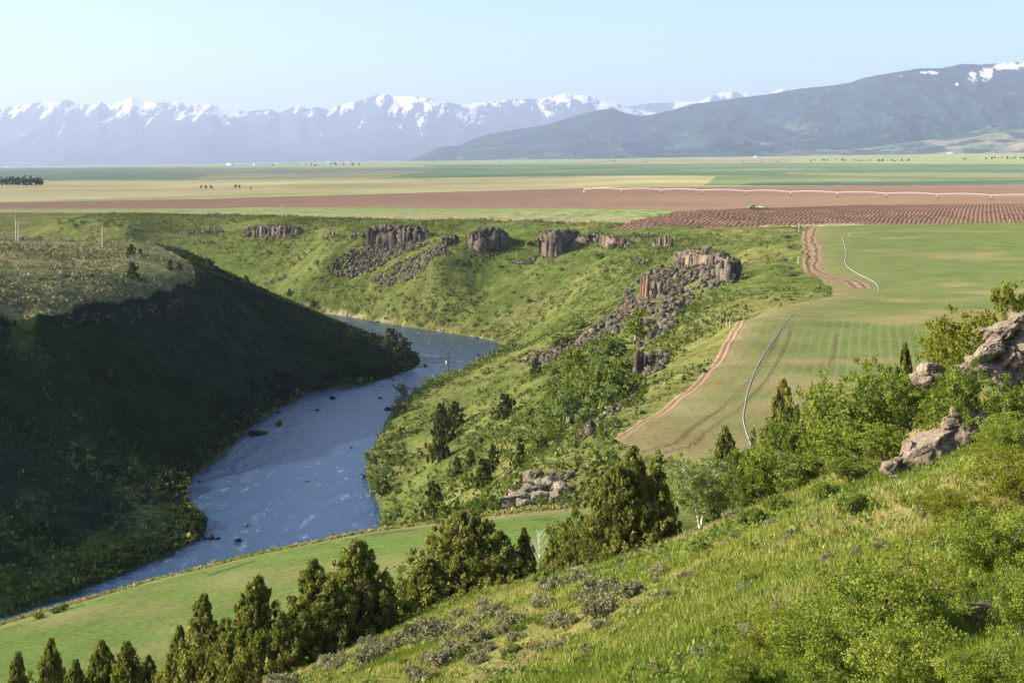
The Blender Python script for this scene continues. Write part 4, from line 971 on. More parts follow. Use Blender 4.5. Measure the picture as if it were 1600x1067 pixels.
# near rocks: sculpted from a dense ball
def sculpt(seed, dims, sub=5, cuts=26, rough=.1, wl=1.0):
    r = np.random.default_rng(seed); bm = bmesh.new(); bmesh.ops.create_icosphere(bm, subdivisions=sub + 1, radius=1.0)
    v = np.array([q.co[:] for q in bm.verts]); f = np.array([[a.index for a in fc.verts] for fc in bm.faces]); bm.free()
    v = v * (1 + .12 * fbm(v[:, 0] * 1.5 + v[:, 2] * 2 + seed, v[:, 1] * 1.5 - v[:, 2], seed, 3))[:, None] * 1.15
    nrm = r.normal(size=(cuts, 3)); nrm /= np.linalg.norm(nrm, axis=1)[:, None]; dd = r.uniform(.52, .88, cuts)
    for a, d in zip(nrm, dd):
        k = v @ a; d_ = d + .03 * fbm(v[:, 0] * 4, v[:, 1] * 4 + v[:, 2] * 3, seed + 40, 3); ex = np.maximum(k - d_, 0); v = v - a[None] * ex[:, None] * .97
    v = v * np.array(dims) * .5
    x, y, z = v.T; w = max(min(dims), .3)
    p_, q_ = x / w + z / w * .7, y / w * .6 + z / w * 1.1
    n = fbm(p_ * 2, q_ * 2, seed, 4) * .10 + fbm(p_ * 8, q_ * 8, seed + 9, 3) * .035
    crk = np.minimum(np.abs(fbm(p_ * 1.6 + 3, q_ * 1.6, seed + 5, 3)) * 9, 1); n = n - .09 * (1 - crk)
    l = np.linalg.norm(v / (np.array(dims) * .5), axis=1)
    return v * (1 + n)[:, None], f
def block(seed, dims, npt=13, lev=4):
    """angular fractured block: a hull, cut finer and roughened"""
    r = np.random.default_rng(seed); bm = bmesh.new(); p = r.normal(size=(npt, 3)); p /= np.abs(p).max(1)[:, None]; p = p * r.uniform(.8, 1, (npt, 1))
    for q in p: bm.verts.new(q)
    bmesh.ops.convex_hull(bm, input=bm.verts); bmesh.ops.delete(bm, geom=[v for v in bm.verts if not v.link_faces], context='VERTS')
    for _ in range(lev): bmesh.ops.subdivide_edges(bm, edges=bm.edges[:], cuts=1, use_grid_fill=True)
    bmesh.ops.triangulate(bm, faces=bm.faces); bm.normal_update(); bm.verts.index_update()
    v = np.array([q.co[:] for q in bm.verts]); nr_ = np.array([q.normal[:] for q in bm.verts]); f = np.array([[a.index for a in fc.verts] for fc in bm.faces]); bm.free()
    dims = np.array(dims); x, y, z = (v * dims / max(dims.min(), .3)).T
    n = fbm(x * 1.1 + z * .9 + seed, y * 1.1 - z * .8, seed, 5, .6) * .16; st = np.abs(fbm(x * .8 + seed, z * 1.4 + y * .5, seed + 5, 3)); n = n - .12 * np.exp(-(st / .05) ** 2)
    n = n + .05 * np.sign(fbm(x * 1.3, z * 2.2 + y, seed + 8, 2))
    return (v + nr_ * n[:, None]) * dims * .5, f
def near_rock(name, px, py_base, Y, items, label, mat=None, seed=1):
    """items: (dx px, dy px up, w px, h px, depth m, rot, seed) around the base pixel, at distance Y"""
    r = np.random.default_rng(seed); k = Y / F; parts = []
    bx = (px - CX) * k; zb = gz(bx, Y)
    for (dx, dy, w_, h_, dep, rot, sd) in items:
        v, f = block(sd, (w_ * k * .98, dep, h_ * k * .98))
        c, s_ = cos(rot), sin(rot); v = np.stack([v[:, 0] * c - v[:, 2] * s_, v[:, 1], v[:, 0] * s_ + v[:, 2] * c], 1)
        z0 = -(py_base - dy - HY) * k
        parts.append((v + np.array([bx + dx * k, Y + r.uniform(-.2, .2), z0]), f))
    v, f = join(parts); o = mesh_np(name, v, f, mat or M_boulder, attrs={'tint': np.full(len(v), .5)}, smooth=False)
    tag(o, label, 'rock'); return o
Yr1 = hit(1480, 745, 20)[1]; Yr2 = hit(1560, 600, 20)[1]; print('rock Y', Yr1, Yr2, [hit(p, q, 20) for p, q in ((1100, 830), (960, 885), (560, 1000), (1500, 640), (842, 885))])
near_rock('lichened_rock', 1470, 740, 53, [(-12, 30, 130, 84, 2.4, .62, 41), (-38, 20, 70, 76, 1.8, .9, 50), (25, 46, 90, 60, 1.9, .55, 42), (48, 88, 34, 40, .9, .3, 43), (28, 92, 26, 30, .7, 0, 44), (64, 88, 30, 28, .8, .2, 45), (70, 62, 40, 46, .9, .4, 46), (50, 66, 40, 40, .9, .1, 57), (60, 36, 60, 30, 1.1, .5, 48), (12, 78, 30, 26, .6, .5, 49), (40, 74, 24, 30, .6, 1.1, 59), (80, 78, 24, 24, .6, .7, 66)], 'big sloping lichened rock with a knobbly top, in the grass at the right')
near_rock('lichened_rock', 1560, 600, 57, [(0, 26, 80, 70, 2.4, .1, 51), (36, 46, 80, 84, 2.6, .15, 52), (-18, 52, 76, 34, 1.8, .42, 53), (18, 86, 86, 26, 1.9, .40, 54), (-28, 14, 56, 50, 1.8, .1, 55), (36, 6, 80, 60, 1.8, .1, 56), (8, 44, 40, 40, 2.6, .5, 67), (30, 30, 34, 30, 2.7, .1, 68), (36, 104, 44, 16, 1.2, .2, 69), (-10, 6, 36, 36, 2.4, .7, 70), (-36, 34, 30, 22, 1.6, .3, 72)], 'layered blocky outcrop, topmost rock on the right skyline')
near_rock('lichened_rock', 1452, 604, 56.5, [(0, 20, 44, 38, 1.3, -.1, 61), (12, 16, 34, 34, 1.1, .3, 62), (-12, 8, 30, 28, 1.0, .2, 71)], 'pale pointed boulder left of the layered outcrop')
near_rock('lichened_rock', 1392, 747, 52, [(0, 12, 34, 32, .7, .6, 63)], 'small pinkish boulder at the foot of the big sloping rock')
near_rock('lichened_rock', 905, 895, 70, [(0, 3, 34, 14, .7, .1, 64), (-14, 0, 20, 12, .6, 0, 65)], 'flat grey stones beside the slim junipers at the slope edge')
# outcrop by the lower field (about 170 m off)
r = np.random.default_rng(77); P3, S = [], []
for (px, py, s_) in [(800, 792, 3.6), (815, 780, 3.2), (835, 770, 4.2), (850, 762, 3.2), (868, 756, 2.6), (845, 785, 2.6), (862, 778, 2.2), (878, 768, 2.4), (790, 797, 2.4), (826, 752, 3.0), (812, 762, 2.2), (838, 745, 2.4), (882, 748, 1.8), (858, 744, 1.6), (870, 742, 1.8), (820, 792, 2.0), (780, 800, 1.6), (892, 745, 1.4)]:
    X_, Y_, Z_ = hit(px, py, 165); P3.append((X_, Y_, Z_ + .3)); S.append(s_ * .85)
for i in range(120):
    X_, Y_, Z_ = hit(r.uniform(785, 890), r.uniform(738, 800), 165) if i % 2 else hit(*[(a + r.normal(0, 10), b + r.normal(0, 5)) for a, b in [[(835, 770), (860, 760), (815, 785)][i % 3]]][0], 165)
    P3.append((X_, Y_, Z_ + .1)); S.append(r.uniform(.4, 1.1))
M_tanrock = rock_mat('tan_basalt', (.16, .13, .10), (.26, .215, .17), (.35, .29, .225), .8, .4)
OC = bpy.data.objects.new('rock_outcrop', None); C.objects.link(OC); OC.location = tuple(P3[0]); tag(OC, 'tan blocky outcrop at the edge of the lower field, above the river', 'rock outcrop')
parts, tn = [], []
for i_, (p_, s_) in enumerate(zip(P3, S)):
    if s_ > 1.15: v, f = block(3000 + i_, (s_ * r.uniform(1, 1.5), s_, s_ * r.uniform(.7, 1.0)), 11, 3); mesh_np('rock_block', v + np.array(p_) - np.array(P3[0]), f, M_tanrock, attrs={'tint': np.full(len(v), r.random())}, parent=OC); continue
    else: v, f = HULLS[i_ % 24]; v = v * s_ + np.array(p_)
    parts.append((v, f)); tn.append(np.full(len(v), r.random()))
v, f = join(parts); t = np.concatenate(tn)
tag(mesh_np('rubble', v, f, M_tanrock, attrs={'tint': t}), 'broken stones lying among the blocks of the tan outcrop', 'rubble', kind='stuff')
# small rocks on the right canyon slope
for i, (px, py, s_, lb) in enumerate([(632, 585, 1.6, 'dark boulder on the waterline left of the utility pole'), (751, 692, 2.6, 'grey rock alone among shrubs on the right canyon slope'), (650, 742, 1.6, 'pale rock low on the right canyon slope near the junipers'), (955, 376, 2.6, 'small rock knob just below the plowed corner'), (812, 418, 2.0, 'lone stone under the small boulder pile'), (665, 437, 2.0, 'stone at the foot of the second rubble streak')]):
    X_, Y_, Z_ = hit(px, py, 150); r2 = np.random.default_rng(900 + i)
    v, f, t = rocks_mesh([(0, 0, .2), (s_ * .5, .2, 0), (-s_ * .4, .4, 0)], [s_, s_ * .7, s_ * .5], r2); o = mesh_np('boulder', v, f, M_rubble, attrs={'tint': t}); o.location = (X_, Y_, Z_); tag(o, lb, 'boulder')

# boulders standing in the river
river_rocks = [
 (330, 842, 3.2, 'largest dark boulder at the dark point of the left bank'), (312, 752, 1.8, 'dark rock just off the left bank in the wide pool'), (324, 735, 1.0, 'small dark rock above the pair by the left bank'), (301, 768, .9, 'tiny rock touching the left bank of the pool'),
 (480, 752, 1.6, 'low dark rock alone in mid pool with a ripple line'), (548, 700, 1.1, 'small rock right of centre, upstream of the mid pool rock'), (402, 678, 5.5, 'mossy green islet near the left bank'), (436, 663, 1.4, 'round rock just upstream of the mossy islet'),
 (434, 645, 2.2, 'dark rock against the left bank upstream of the islet'), (497, 641, 2.0, 'flat dark rock in the shallows off the left bank'), (520, 623, 2.4, 'long dark rock in the first riffle'), (598, 604, 1.8, 'dark rock at the centre of the riffle'),
 (614, 593, 1.6, 'dark rock upstream in the riffle'), (663, 573, 3.0, 'dark boulder off the tip of the shaded peninsula'), (594, 622, 1.8, 'rock in the riffle near the right bank'), (608, 640, 3.0, 'dark boulder against the right bank under the shrubs'),
 (569, 744, 3.4, 'dark rock shelf jutting from the right bank into the pool'), (672, 538, 2.2, 'rock with a pale top in the upper bend'), (672, 546, 1.2, 'small dark rock under the pale topped one'), (620, 510, 1.6, 'rock in the shallow upper arm'), (747, 555, 1.6, 'rock by the far end of the near spur'),
 (303, 800, 1.2, 'half sunk rock near the left bank below the pool'), (372, 845, 1.8, 'long low rock making a ripple close to the field rim'), (385, 822, 1.4, 'low rock raising a ripple above the field rim'), (520, 836, 1.2, 'small dark rock by the pink marker side of the pool'), (480, 590, 1.8, 'dark stone on the shaded bank edge in the riffle'), (745, 528, 2.4, 'pale stone on the sunny far bank'), (588, 503, 2.2, 'pale boulder on the far bank of the upper arm'), (521, 490, 2.6, 'pale boulder pile where the upper arm leaves view')]
for i, (px, py, s_, lb) in enumerate(river_rocks):
    X_, Y_, _ = P(px, py, RIV); r2 = np.random.default_rng(1300 + i)
    items = [(0, 0, .05), (s_ * .45, .3, -.1), (-s_ * .5, .1, -.1)]; v, f, t = rocks_mesh(items, [s_, s_ * .5, s_ * .4], r2, .45)
    mt = M_wet if py > 545 else M_rubble
    if 'mossy' in lb:
        nm = 'grassy_islet'; o = bpy.data.objects.new(nm, None); C.objects.link(o)
        b = mesh_np('rock_base', v, f, M_wet, attrs={'tint': t}, parent=o)
        n_ = 60; cn = np.stack([r2.normal(0, s_ * .26, n_), r2.normal(0, .8, n_), r2.uniform(.4, .9, n_)], 1)
        vv, qq, tt = foliage(cn, np.full((n_, 3), .5), 14, np.full(n_, .35), np.clip(r2.normal(.35, .2, n_), 0, 1), .3, .8, 1.4, r2); mesh_np('grass', vv, qq, M_decid2, attrs={'tint': tt}, parent=o)
        tag(o, lb, 'islet')
    else: o = mesh_np('river_boulder', v, f, mt, attrs={'tint': t}); tag(o, lb, 'boulder')
    o.location = (X_, Y_, RIV)

# ------------------------------------------------------------------ trees and bushes that can be told apart
JN = [make_proto('juniper', juniper_proto(700 + i, 6, (3.4, 4.6, 2.4, 3.8)[i], (430, 640, 320, 500)[i], 58, .070, taper=(.95, .75, .95, .88)[i], tops=(1, 3, 0, 2)[i])) for i in range(4)]
JF = [make_proto('juniper', juniper_proto(720 + i, 6, 3.6, 100, 46, .22, mat=M_jund, taper=.55, tops=1)) for i in range(3)]
def by_px(proto, H0, W0, px, top, w, Y, label, cat, group=None, seed=0, base=None):
    """stand a thing at distance Y in the direction of px, on the ground, tall enough to reach its height in the photo"""
    x = (px - CX) / F * Y; z = gz(x, Y); H = -(top - HY) / F * Y - z
    sz = max(H, .3) / H0; sx = (w / F * Y) / W0
    return place(proto, x, Y, z - .05, (sx, sx, sz), seed * 1.7, label, cat, group)
def by_foot(proto, H0, W0, px, base, top, w, label, cat, group=None, seed=0):
    x, y, z = hit(px, base, 12); H = max((base - top) / F * y, .15)
    return place(proto, x, y, z - .04, (w / F * y / W0, w / F * y / W0, H / H0), seed * 1.7, label, cat, group)
fj = [ (3, 558, 842, 150, 72, 'tall broad juniper with a dark right side, left of the big juniper clump'),
 (0, 490, 872, 110, 70, 'juniper joined to the left side of the tall broad one'),
 (2, 520, 905, 90, 68, 'lower golden juniper in front of the tall broad pair'),
 (0, 402, 898, 110, 67, 'juniper with a pointed tip, third from the left of the bigger ones'),
 (2, 440, 955, 60, 66, 'short juniper filling the gap beside the tall broad pair'),
 (2, 318, 927, 84, 68, 'juniper with a nodding tip standing alone before the lower field'),
 (0, 280, 975, 70, 69, 'short juniper at the left foot of the nodding one'), (2, 350, 965, 60, 69, 'dark short juniper at the right foot of the nodding one'),
 (0, 80, 996, 66, 73, 'dark rounded juniper top near the bottom left corner'),
 (2, 28, 1018, 50, 72, 'leftmost low juniper top at the bottom left corner'),
 (0, 158, 998, 72, 71, 'golden juniper top between two others on the bottom edge'),
 (2, 198, 1001, 60, 70, 'slim juniper top on the bottom edge left of the nodding juniper'), (0, 232, 1022, 50, 72, 'low dark juniper top on the bottom edge'), (2, 118, 1030, 50, 70, 'lowest juniper top in the bottom left row'),
 (1, 728, 798, 170, 80, 'big bushy juniper, largest of the central clump'), (3, 668, 870, 110, 78, 'wide golden juniper on the left flank of the central clump'),
 (0, 782, 828, 90, 82, 'dark juniper on the right side of the central clump'), (2, 819, 824, 44, 81, 'narrow dark juniper at the right end of the central clump'),
 (1, 968, 726, 130, 72, 'large golden juniper left of the white trunked aspen'), (0, 990, 696, 100, 73, 'tallest juniper beside the white trunked aspen'), (2, 1028, 703, 54, 74, 'slim dark juniper tip behind the tallest one'),
 (0, 1133, 664, 72, 75, 'dark juniper rising behind the aspen'), (2, 1150, 700, 60, 74, 'shorter dark juniper right behind the aspen crown'),
 (3, 1224, 592, 86, 72, 'pointed juniper seen against the crop field'), (0, 1252, 655, 56, 71, 'short juniper at the right foot of the pointed one'),
 (3, 1414, 535, 54, 68, 'small tufted juniper on the skyline left of the rocks'),
 (2, 888, 808, 40, 76, 'slim sparse juniper by the flat grey stones'), (2, 866, 824, 34, 77, 'thin sparse juniper beside the bare white tree') ]
for i, (p_, px, top, w, Y_, lb) in enumerate(fj): by_px(JN[p_], 6.0, (3.4, 4.6, 2.4, 3.8)[p_] * .66, px, top, w * (1.2 if px < 260 else .98), Y_, lb, 'juniper', 'junipers along the edge of the near hillside', i)
AS = make_proto('aspen', decid_proto(801, 4, 3.2, 210, 56, .07, M_aspen, M_white_bark, 2, .24, .0, .017))
DB = [make_proto('leafy_shrub', decid_proto(810 + i, 3, 3.2, 120, 50, .098, (M_decid, M_decid2, M_willow)[i], (M_bark, M_twig, M_twig)[i], 7, .12, .1, .010)) for i in range(3)]
NB = [make_proto('leafy_shrub', decid_proto(830 + i, 1.7, 2.6, 200, 95, .042, (M_decid, M_willow)[i], M_twig, 12, .10, .1, .008)) for i in range(2)]
M_nsage = leaf_mat('near_sage_leaves', [(0, (.08, .09, .045)), (.4, (.20, .20, .11)), (.75, (.32, .30, .18)), (1, (.42, .35, .23))], 0.2)
SG = [make_proto('sagebrush', mound_proto(850 + i, .8, 1.3, 34, 90, .045, M_nsage)) for i in range(3)]
GB = make_proto('green_bush', mound_proto(860, .8, 1.3, 26, 80, .05, M_decid2))
RB = make_proto('twiggy_bush', mound_proto(865, .8, 1.3, 20, 14, .04, M_redw, M_redtwig))
by_px(AS, 4, 3.2, 1094, 700, 120, 67, 'white trunked aspen with pale round crown in front of the junipers', 'aspen')
shr = [(0, 1190, 690, 90, 66, 'bright green shrub right of the aspen'), (1, 1160, 735, 70, 65, 'small green shrub tucked between the aspen and the bright shrub'),
 (0, 1285, 588, 90, 66, 'leaning bright shrub reaching over the crop field'), (1, 1345, 592, 110, 62, 'dense mid green shrub left of the small tufted juniper'), (0, 1375, 560, 90, 64, 'tall shrub with an open top below the crop field'),
 (1, 1420, 585, 100, 61, 'rounded green shrub below the small tufted juniper'), (0, 1470, 600, 90, 56, 'vivid green shrub under the pale pointed boulder'), (0, 1310, 660, 110, 60, 'broad shrub in the middle of the hillside thicket'), (1, 1240, 700, 90, 62, 'shrub at the left foot of the hillside thicket'),
 (0, 1380, 660, 110, 57, 'bright shrub at the centre front of the thicket'), (1, 1330, 710, 70, 56, 'low shrub at the front edge of the thicket'),
 (2, 1500, 482, 110, 62, 'airy yellow green shrub behind the rocks on the skyline'), (2, 1455, 520, 60, 64, 'thin yellow green shrub left of the airy skyline one'), (2, 1596, 440, 70, 60, 'tallest yellow green shrub at the right edge skyline'),
 (1, 1505, 560, 70, 53, 'dark green shrub hiding the foot of the layered outcrop'), (1, 1575, 590, 90, 50, 'dark green shrub below the layered outcrop'), (0, 1590, 640, 80, 46, 'bright green shrub at the right edge behind the sloping rock'), (1, 1240, 640, 60, 68, 'shrub between the pointed juniper and the thicket')]
for i, (p_, px, top, w, Y_, lb) in enumerate(shr): by_px(DB[p_], 3, 3.2, px, top, w * 1.1, Y_, lb, 'shrub', 'leafy shrubs on the near hillside', i + 3)
nshr = [(0, 1385, 868, 230, 1035, 'large bright green shrub in the lower right foreground'), (0, 1290, 955, 200, 1085, 'leafy lower left part of the foreground thicket'), (0, 1420, 960, 190, 1110, 'shrub at the bottom edge under the large bright one'), (0, 1545, 800, 180, 915, 'bright shrub at the right edge above the fallen branches'),
 (1, 1590, 715, 150, 800, 'golden willow like shrub at the right edge below the sloping rock'), (1, 1500, 760, 110, 825, 'small golden shrub left of the golden edge one'), (0, 1600, 870, 130, 1010, 'shrub at the right edge near the bottom corner'), (1, 1200, 960, 130, 1040, 'sparse golden shrub on the bottom edge'), (0, 1580, 655, 110, 730, 'bright shrub directly right of the sloping rock'), (0, 1540, 1010, 150, 1110, 'low shrub at the bottom edge right of the thicket'), (1, 1440, 870, 120, 960, 'golden shrub behind the large bright foreground one'), (0, 1150, 1020, 110, 1090, 'small bright shrub at the middle of the bottom edge')]
for i, (p_, px, top, w, b_, lb) in enumerate(nshr): by_foot(NB[p_], 1.75, 2.5, px, b_, top, w, lb, 'shrub', 'leafy shrubs in the lower right foreground', i + 5)
sgs = [(0, 668, 962, 80, 66, 'biggest grey sagebrush mound below the central juniper clump'), (1, 732, 970, 52, 65, 'round sagebrush right of the biggest mound'), (2, 800, 952, 56, 67, 'brownish sagebrush right of the round one'), (0, 850, 930, 44, 69, 'sagebrush left of the golden juniper base'),
 (1, 578, 1005, 60, 63, 'sagebrush below the tall broad junipers'), (2, 520, 1022, 50, 62, 'sagebrush on the bottom edge slope, left of centre'), (0, 940, 898, 70, 66, 'grey twiggy sagebrush at the foot of the golden juniper'), (1, 985, 905, 56, 63, 'sagebrush just right of the twiggy grey one'),
 (2, 620, 985, 50, 66, 'small sagebrush left of the biggest mound'), (0, 1145, 792, 40, 63, 'small sagebrush under the aspen trunk'), (1, 1240, 826, 34, 52, 'tiny sagebrush alone in the grass right of the aspen'), (2, 1300, 862, 44, 42, 'sagebrush in the open grass above the foreground thicket'), (0, 440, 1045, 60, 60, 'lowest sagebrush at the bottom edge'), (1, 1030, 880, 40, 60, 'sagebrush in grass right of the golden juniper base'), (2, 760, 1000, 40, 60, 'faint sagebrush clump in the grass under the round one')]
for i, (p_, px, top, w, Y_, lb) in enumerate(sgs): by_foot(SG[p_], .8, 1.3, px, top + w * .52, top, w, lb, 'sagebrush', 'sagebrush on the near hillside', i)
gbs = [(1098, 845, 40, 60, 'dark round green bush in the grass below the aspen'), (1290, 750, 60, 58, 'grey green bush at the foot of the thicket'), (1340, 770, 70, 50, 'leafy bush in the grass left of the sloping rock'), (605, 940, 50, 72, 'green bush between the broad junipers and the central clump'), (850, 890, 50, 72, 'green bush at the foot of the bare white tree'), (1060, 760, 50, 66, 'bush at the left foot of the aspen'), (1180, 790, 60, 62, 'soft green bush right of the aspen trunk'), (1215, 770, 50, 61, 'second soft bush right of the aspen trunk')]
for i, (px, top, w, Y_, lb) in enumerate(gbs): by_foot(GB, .8, 1.3, px, top + w * .55, top, w, lb, 'bush', None, i)
for i, (px, top, w, Y_, lb) in enumerate([(1370, 690, 56, 54, 'dark red brown twiggy bush in the shade of the thicket'), (1492, 780, 80, 33, 'reddish dead bush in the grass below the sloping rock'), (1255, 985, 60, 26, 'brown dead bush near the bottom edge'), (1560, 930, 110, 22, 'brown twig pile under the fallen branches')]): by_foot(RB, .8, 1.3, px, top + w * .5, top, w, lb, 'bush', None, i)
r = np.random.default_rng(63); k0 = 0
while k0 < 46:
    px = r.uniform(420, 1010); cr = np.interp(px, [420, 560, 700, 850, 1010], [1062, 1012, 965, 915, 872]); py = cr + 8 + 85 * r.random() ** 1.8
    X_, Y_, Z_ = hit(px, py, 12)
    if Y_ > 85: k0 += 1; continue
    s_ = r.uniform(.35, 1.0); place(SG[k0 % 3], X_, Y_, Z_ - .04, (s_, s_, s_ * r.uniform(.7, 1)), k0, 'pale grey sagebrush in the loose belt along the crest of the near hillside', 'sagebrush', 'sagebrush belt along the hillside crest'); k0 += 1
r = np.random.default_rng(64)
for i in range(150):
    px = r.uniform(620, 1580); py = r.uniform(max(790, 1010 - (px - 700) * .42), 1055); X_, Y_, Z_ = hit(px, py, 12)
    if Y_ > 80: continue
    k_ = r.uniform(.16, .50); kind = r.integers(3)
    place((SG[i % 3], GB, RB)[kind], X_, Y_, Z_ - .03, (k_, k_, k_ * .8), i, ('small grey sagebrush sprig scattered in the hillside grass', 'small green bushlet scattered in the hillside grass', 'small brown dead bushlet scattered in the hillside grass')[kind], 'bushlet', ('sagebrush sprigs in the grass', 'green bushlets in the grass', 'dead bushlets in the grass')[kind])
# bare white tree
def bare_tree(px, base_Y, top, label, mat, seed):
    r = np.random.default_rng(seed); x = (px - CX) / F * base_Y; z = gz(x, base_Y); H = -(top - HY) / F * base_Y - z
    o = bpy.data.objects.new('bare_tree', None); C.objects.link(o); o.location = (x, base_Y, z); tag(o, label, 'tree')
    v, f = tube([(0, 0, -.2), (.03, 0, H * .5), (-.05, 0, H)], [.035, .022, .008], 6); mesh_np('trunk', v, f, mat, parent=o, smooth=True)
    br = []
    for i in range(22):
        h = H * r.uniform(.3, .95); a = r.uniform(0, 2 * pi); L = H * .28 * (1.1 - h / H) + .15
        br.append(tube([(0, 0, h), (L * .5 * cos(a), L * .5 * sin(a), h + L * .55), (L * cos(a), L * sin(a), h + L * 1.3)], [.009, .007, .003], 4))
    v, f = join(br); mesh_np('branches', v, f, mat, parent=o)
bare_tree(842, 78, 828, 'small bare white tree between the juniper clump and the slim junipers', M_white_bark, 5)
# fallen branches
r = np.random.default_rng(55)
for i, (px, py, Y_, L, ang, lb) in enumerate([(1575, 952, 24, 1.6, .05, 'pale fallen branch at the right edge above the bottom corner'), (1560, 965, 23.5, 1.2, -.4, 'shorter fallen branch crossing the pale one'), (1400, 1030, 21, .9, -1.0, 'dead leaning stick at the bottom edge'), (1480, 905, 26, .8, -.9, 'pale dead stick at the right side of the bright foreground shrub'), (1590, 535, 57, 3.0, .15, 'weathered grey log lying on the layered outcrop'), (1025, 870, 66, 1.4, -.5, 'bare fallen branch at the right foot of the golden juniper')]):
    x, Y_, z = hit(px, py, 12) if i != 4 else ((px - CX) / F * Y_, Y_, -(py - HY) / F * Y_); z += .06; d = np.array([cos(ang), .3 * r.normal(), sin(ang) * .6]); br = []
    p0 = np.array([0, 0, 0]) - d * L / 2; br.append(tube([p0, p0 + d * L * .5 + [0, 0, .04], p0 + d * L], [.022, .018, .008], 6))
    for k in range(5):
        b = p0 + d * L * r.uniform(.3, .9); e = b + d * r.uniform(.2, .4) * L * .6 + r.normal(0, .1, 3) * L; br.append(rod(b, e, .012, .004, 4))
    v, f = join(br); o = mesh_np('fallen_branch', v, f, M_dead, smooth=True); o.location = (x, Y_, z); tag(o, lb, 'branch')

# mid distance junipers and trees on the slopes
mj = [(712, 668, 628, 34, 'dark juniper at the top of the riverside juniper group'), (690, 664, 630, 30, 'juniper at the upper left of the riverside group'), (684, 722, 655, 40, 'long dark juniper pair hanging lowest in the riverside group'), (700, 690, 650, 34, 'juniper in the middle of the riverside group'),
 (790, 654, 615, 36, 'round dark juniper alone in the middle of the right slope'), (868, 609, 577, 30, 'dark round juniper beside the grove on the right slope'), (838, 586, 560, 22, 'small juniper left of the grove near the rubble streak'), (757, 760, 716, 36, 'juniper on the lower slope between two others'), (714, 748, 713, 22, 'slim juniper on the lower slope, left of three'),
 (771, 730, 695, 24, 'juniper behind the middle one on the lower slope'), (815, 732, 693, 30, 'juniper on the lower slope, right of three'), (677, 808, 753, 44, 'big cone shaped juniper just above the lower field rim'), (937, 636, 582, 26, 'tall dark juniper at the right of the grove'), (891, 572, 543, 18, 'narrow juniper in the upper grove'), (735, 730, 700, 18, 'thin juniper between the lower slope junipers')]
mm = [(206, 402, 382, 19, 'upper juniper of the two at the mesa shadow edge'), (207, 434, 409, 20, 'lower juniper of the two at the mesa shadow edge'), (219, 400, 387, 9, 'small juniper right of the upper mesa juniper'), (266, 422, 405, 11, 'juniper in the shaded hollow, left of two'), (280, 422, 410, 11, 'juniper in the shaded hollow, right of two'), (302, 455, 436, 12, 'juniper hanging on the cliff end of the mesa'),
 (301, 412, 400, 13, 'dark juniper on the mesa skyline, left'), (327, 421, 404, 18, 'dark juniper on the mesa skyline, right'), (384, 444, 430, 14, 'dark juniper on the descending ridge, upper'), (407, 484, 468, 16, 'dark juniper in shade under the descending ridge'), (452, 463, 452, 8, 'tiny juniper bump on the descending ridge'), (488, 482, 470, 10, 'dark juniper on the descending ridge, lower'), (583, 545, 520, 24, 'dark tree at the back of the shaded peninsula'), (612, 545, 513, 36, 'tall dark trees on the shaded peninsula'), (548, 530, 512, 24, 'dark tree on the low end of the ridge'), (632, 558, 528, 30, 'dark tree at the tip of the shaded peninsula'),
 (400, 600, 585, 12, 'dark bush alone midway down the shaded slope'), (172, 590, 575, 12, 'dark bush below the cliff band in deep shade')]
for i, (px, b, top, w, lb) in enumerate(mj + mm):
    X_, Y_, Z_ = hit(px, b, 150); H = (b - top) / F * Y_; W = w / F * Y_
    place(JF[i % 3], X_, Y_, Z_ - .2, (W / 3.2, W / 3.2, H / 5.8), i * 2.1, lb, 'juniper', 'junipers on the canyon sides' if i < len(mj) else 'junipers on and around the mesa')
DF = [make_proto('leafy_tree', decid_proto(880 + i, 5, 4.2, 80, 46, .20, (M_decid, M_decid2, M_aspen)[i], M_white_bark, (3, 2, 4)[i], .15, .0, .016)) for i in range(3)]
mt_ = [(992, 534, 487, 50, 0, 'bright green tree directly below the rubble field'), (965, 560, 520, 40, 1, 'green tree at the left of the bright one under the rubble'), (912, 600, 543, 40, 0, 'pale green tree standing tallest in the grove'), (940, 600, 555, 36, 2, 'green tree in the centre of the grove'), (880, 545, 515, 50, 1, 'broad dark green shrub left of the grove'), (905, 515, 494, 40, 1, 'dark shrub between two rubble streaks'),
 (937, 405, 392, 22, 1, 'small dark tree on the far slope under the scattered ribs'), (908, 672, 645, 26, 1, 'dark green tree by the blocky step rock'), (678, 606, 586, 34, 1, 'dark green bush on the near spur left of the utility pole'), (630, 622, 598, 26, 2, 'bush at the spur end over the water'), (582, 735, 700, 30, 2, 'sparse bush leaning from the right bank'), (596, 775, 735, 34, 1, 'dark bush on the right bank over the pool'), (697, 808, 780, 34, 0, 'bright bush beside the big cone shaped juniper'), (600, 750, 725, 26, 2, 'bush above the rock shelf on the right bank')]
for i, (px, b, top, w, k_, lb) in enumerate(mt_):
    X_, Y_, Z_ = hit(px, b, 150); H = (b - top) / F * Y_; W = w / F * Y_
    place(DF[k_], X_, Y_, Z_ - .2, (W / 4.0, W / 4.0, H / 4.8), i * 1.3, lb, 'tree')
r = np.random.default_rng(91)
def grove(n, polyp, hmin, hmax, label, group, kinds=(0, 1, 2), cat='tree', proto=None, ztop=None):
    for i in range(n):
        for _ in range(50):
            a = np.array(polyp); px, py = r.uniform(a[:, 0].min(), a[:, 0].max()), r.uniform(a[:, 1].min(), a[:, 1].max())
            if inside(np.array([px]), np.array([py]), polyp)[0]: break
        X_, Y_, Z_ = hit(px, py, 150); H = r.uniform(hmin, hmax); W = H * r.uniform(.6, 1.0)
        pr = (proto or DF)[kinds[r.integers(len(kinds))]]
        place(pr, X_, Y_, Z_ - .2, (W / 4.2, W / 4.2, H / 5), r.uniform(0, 6), label, cat, group)
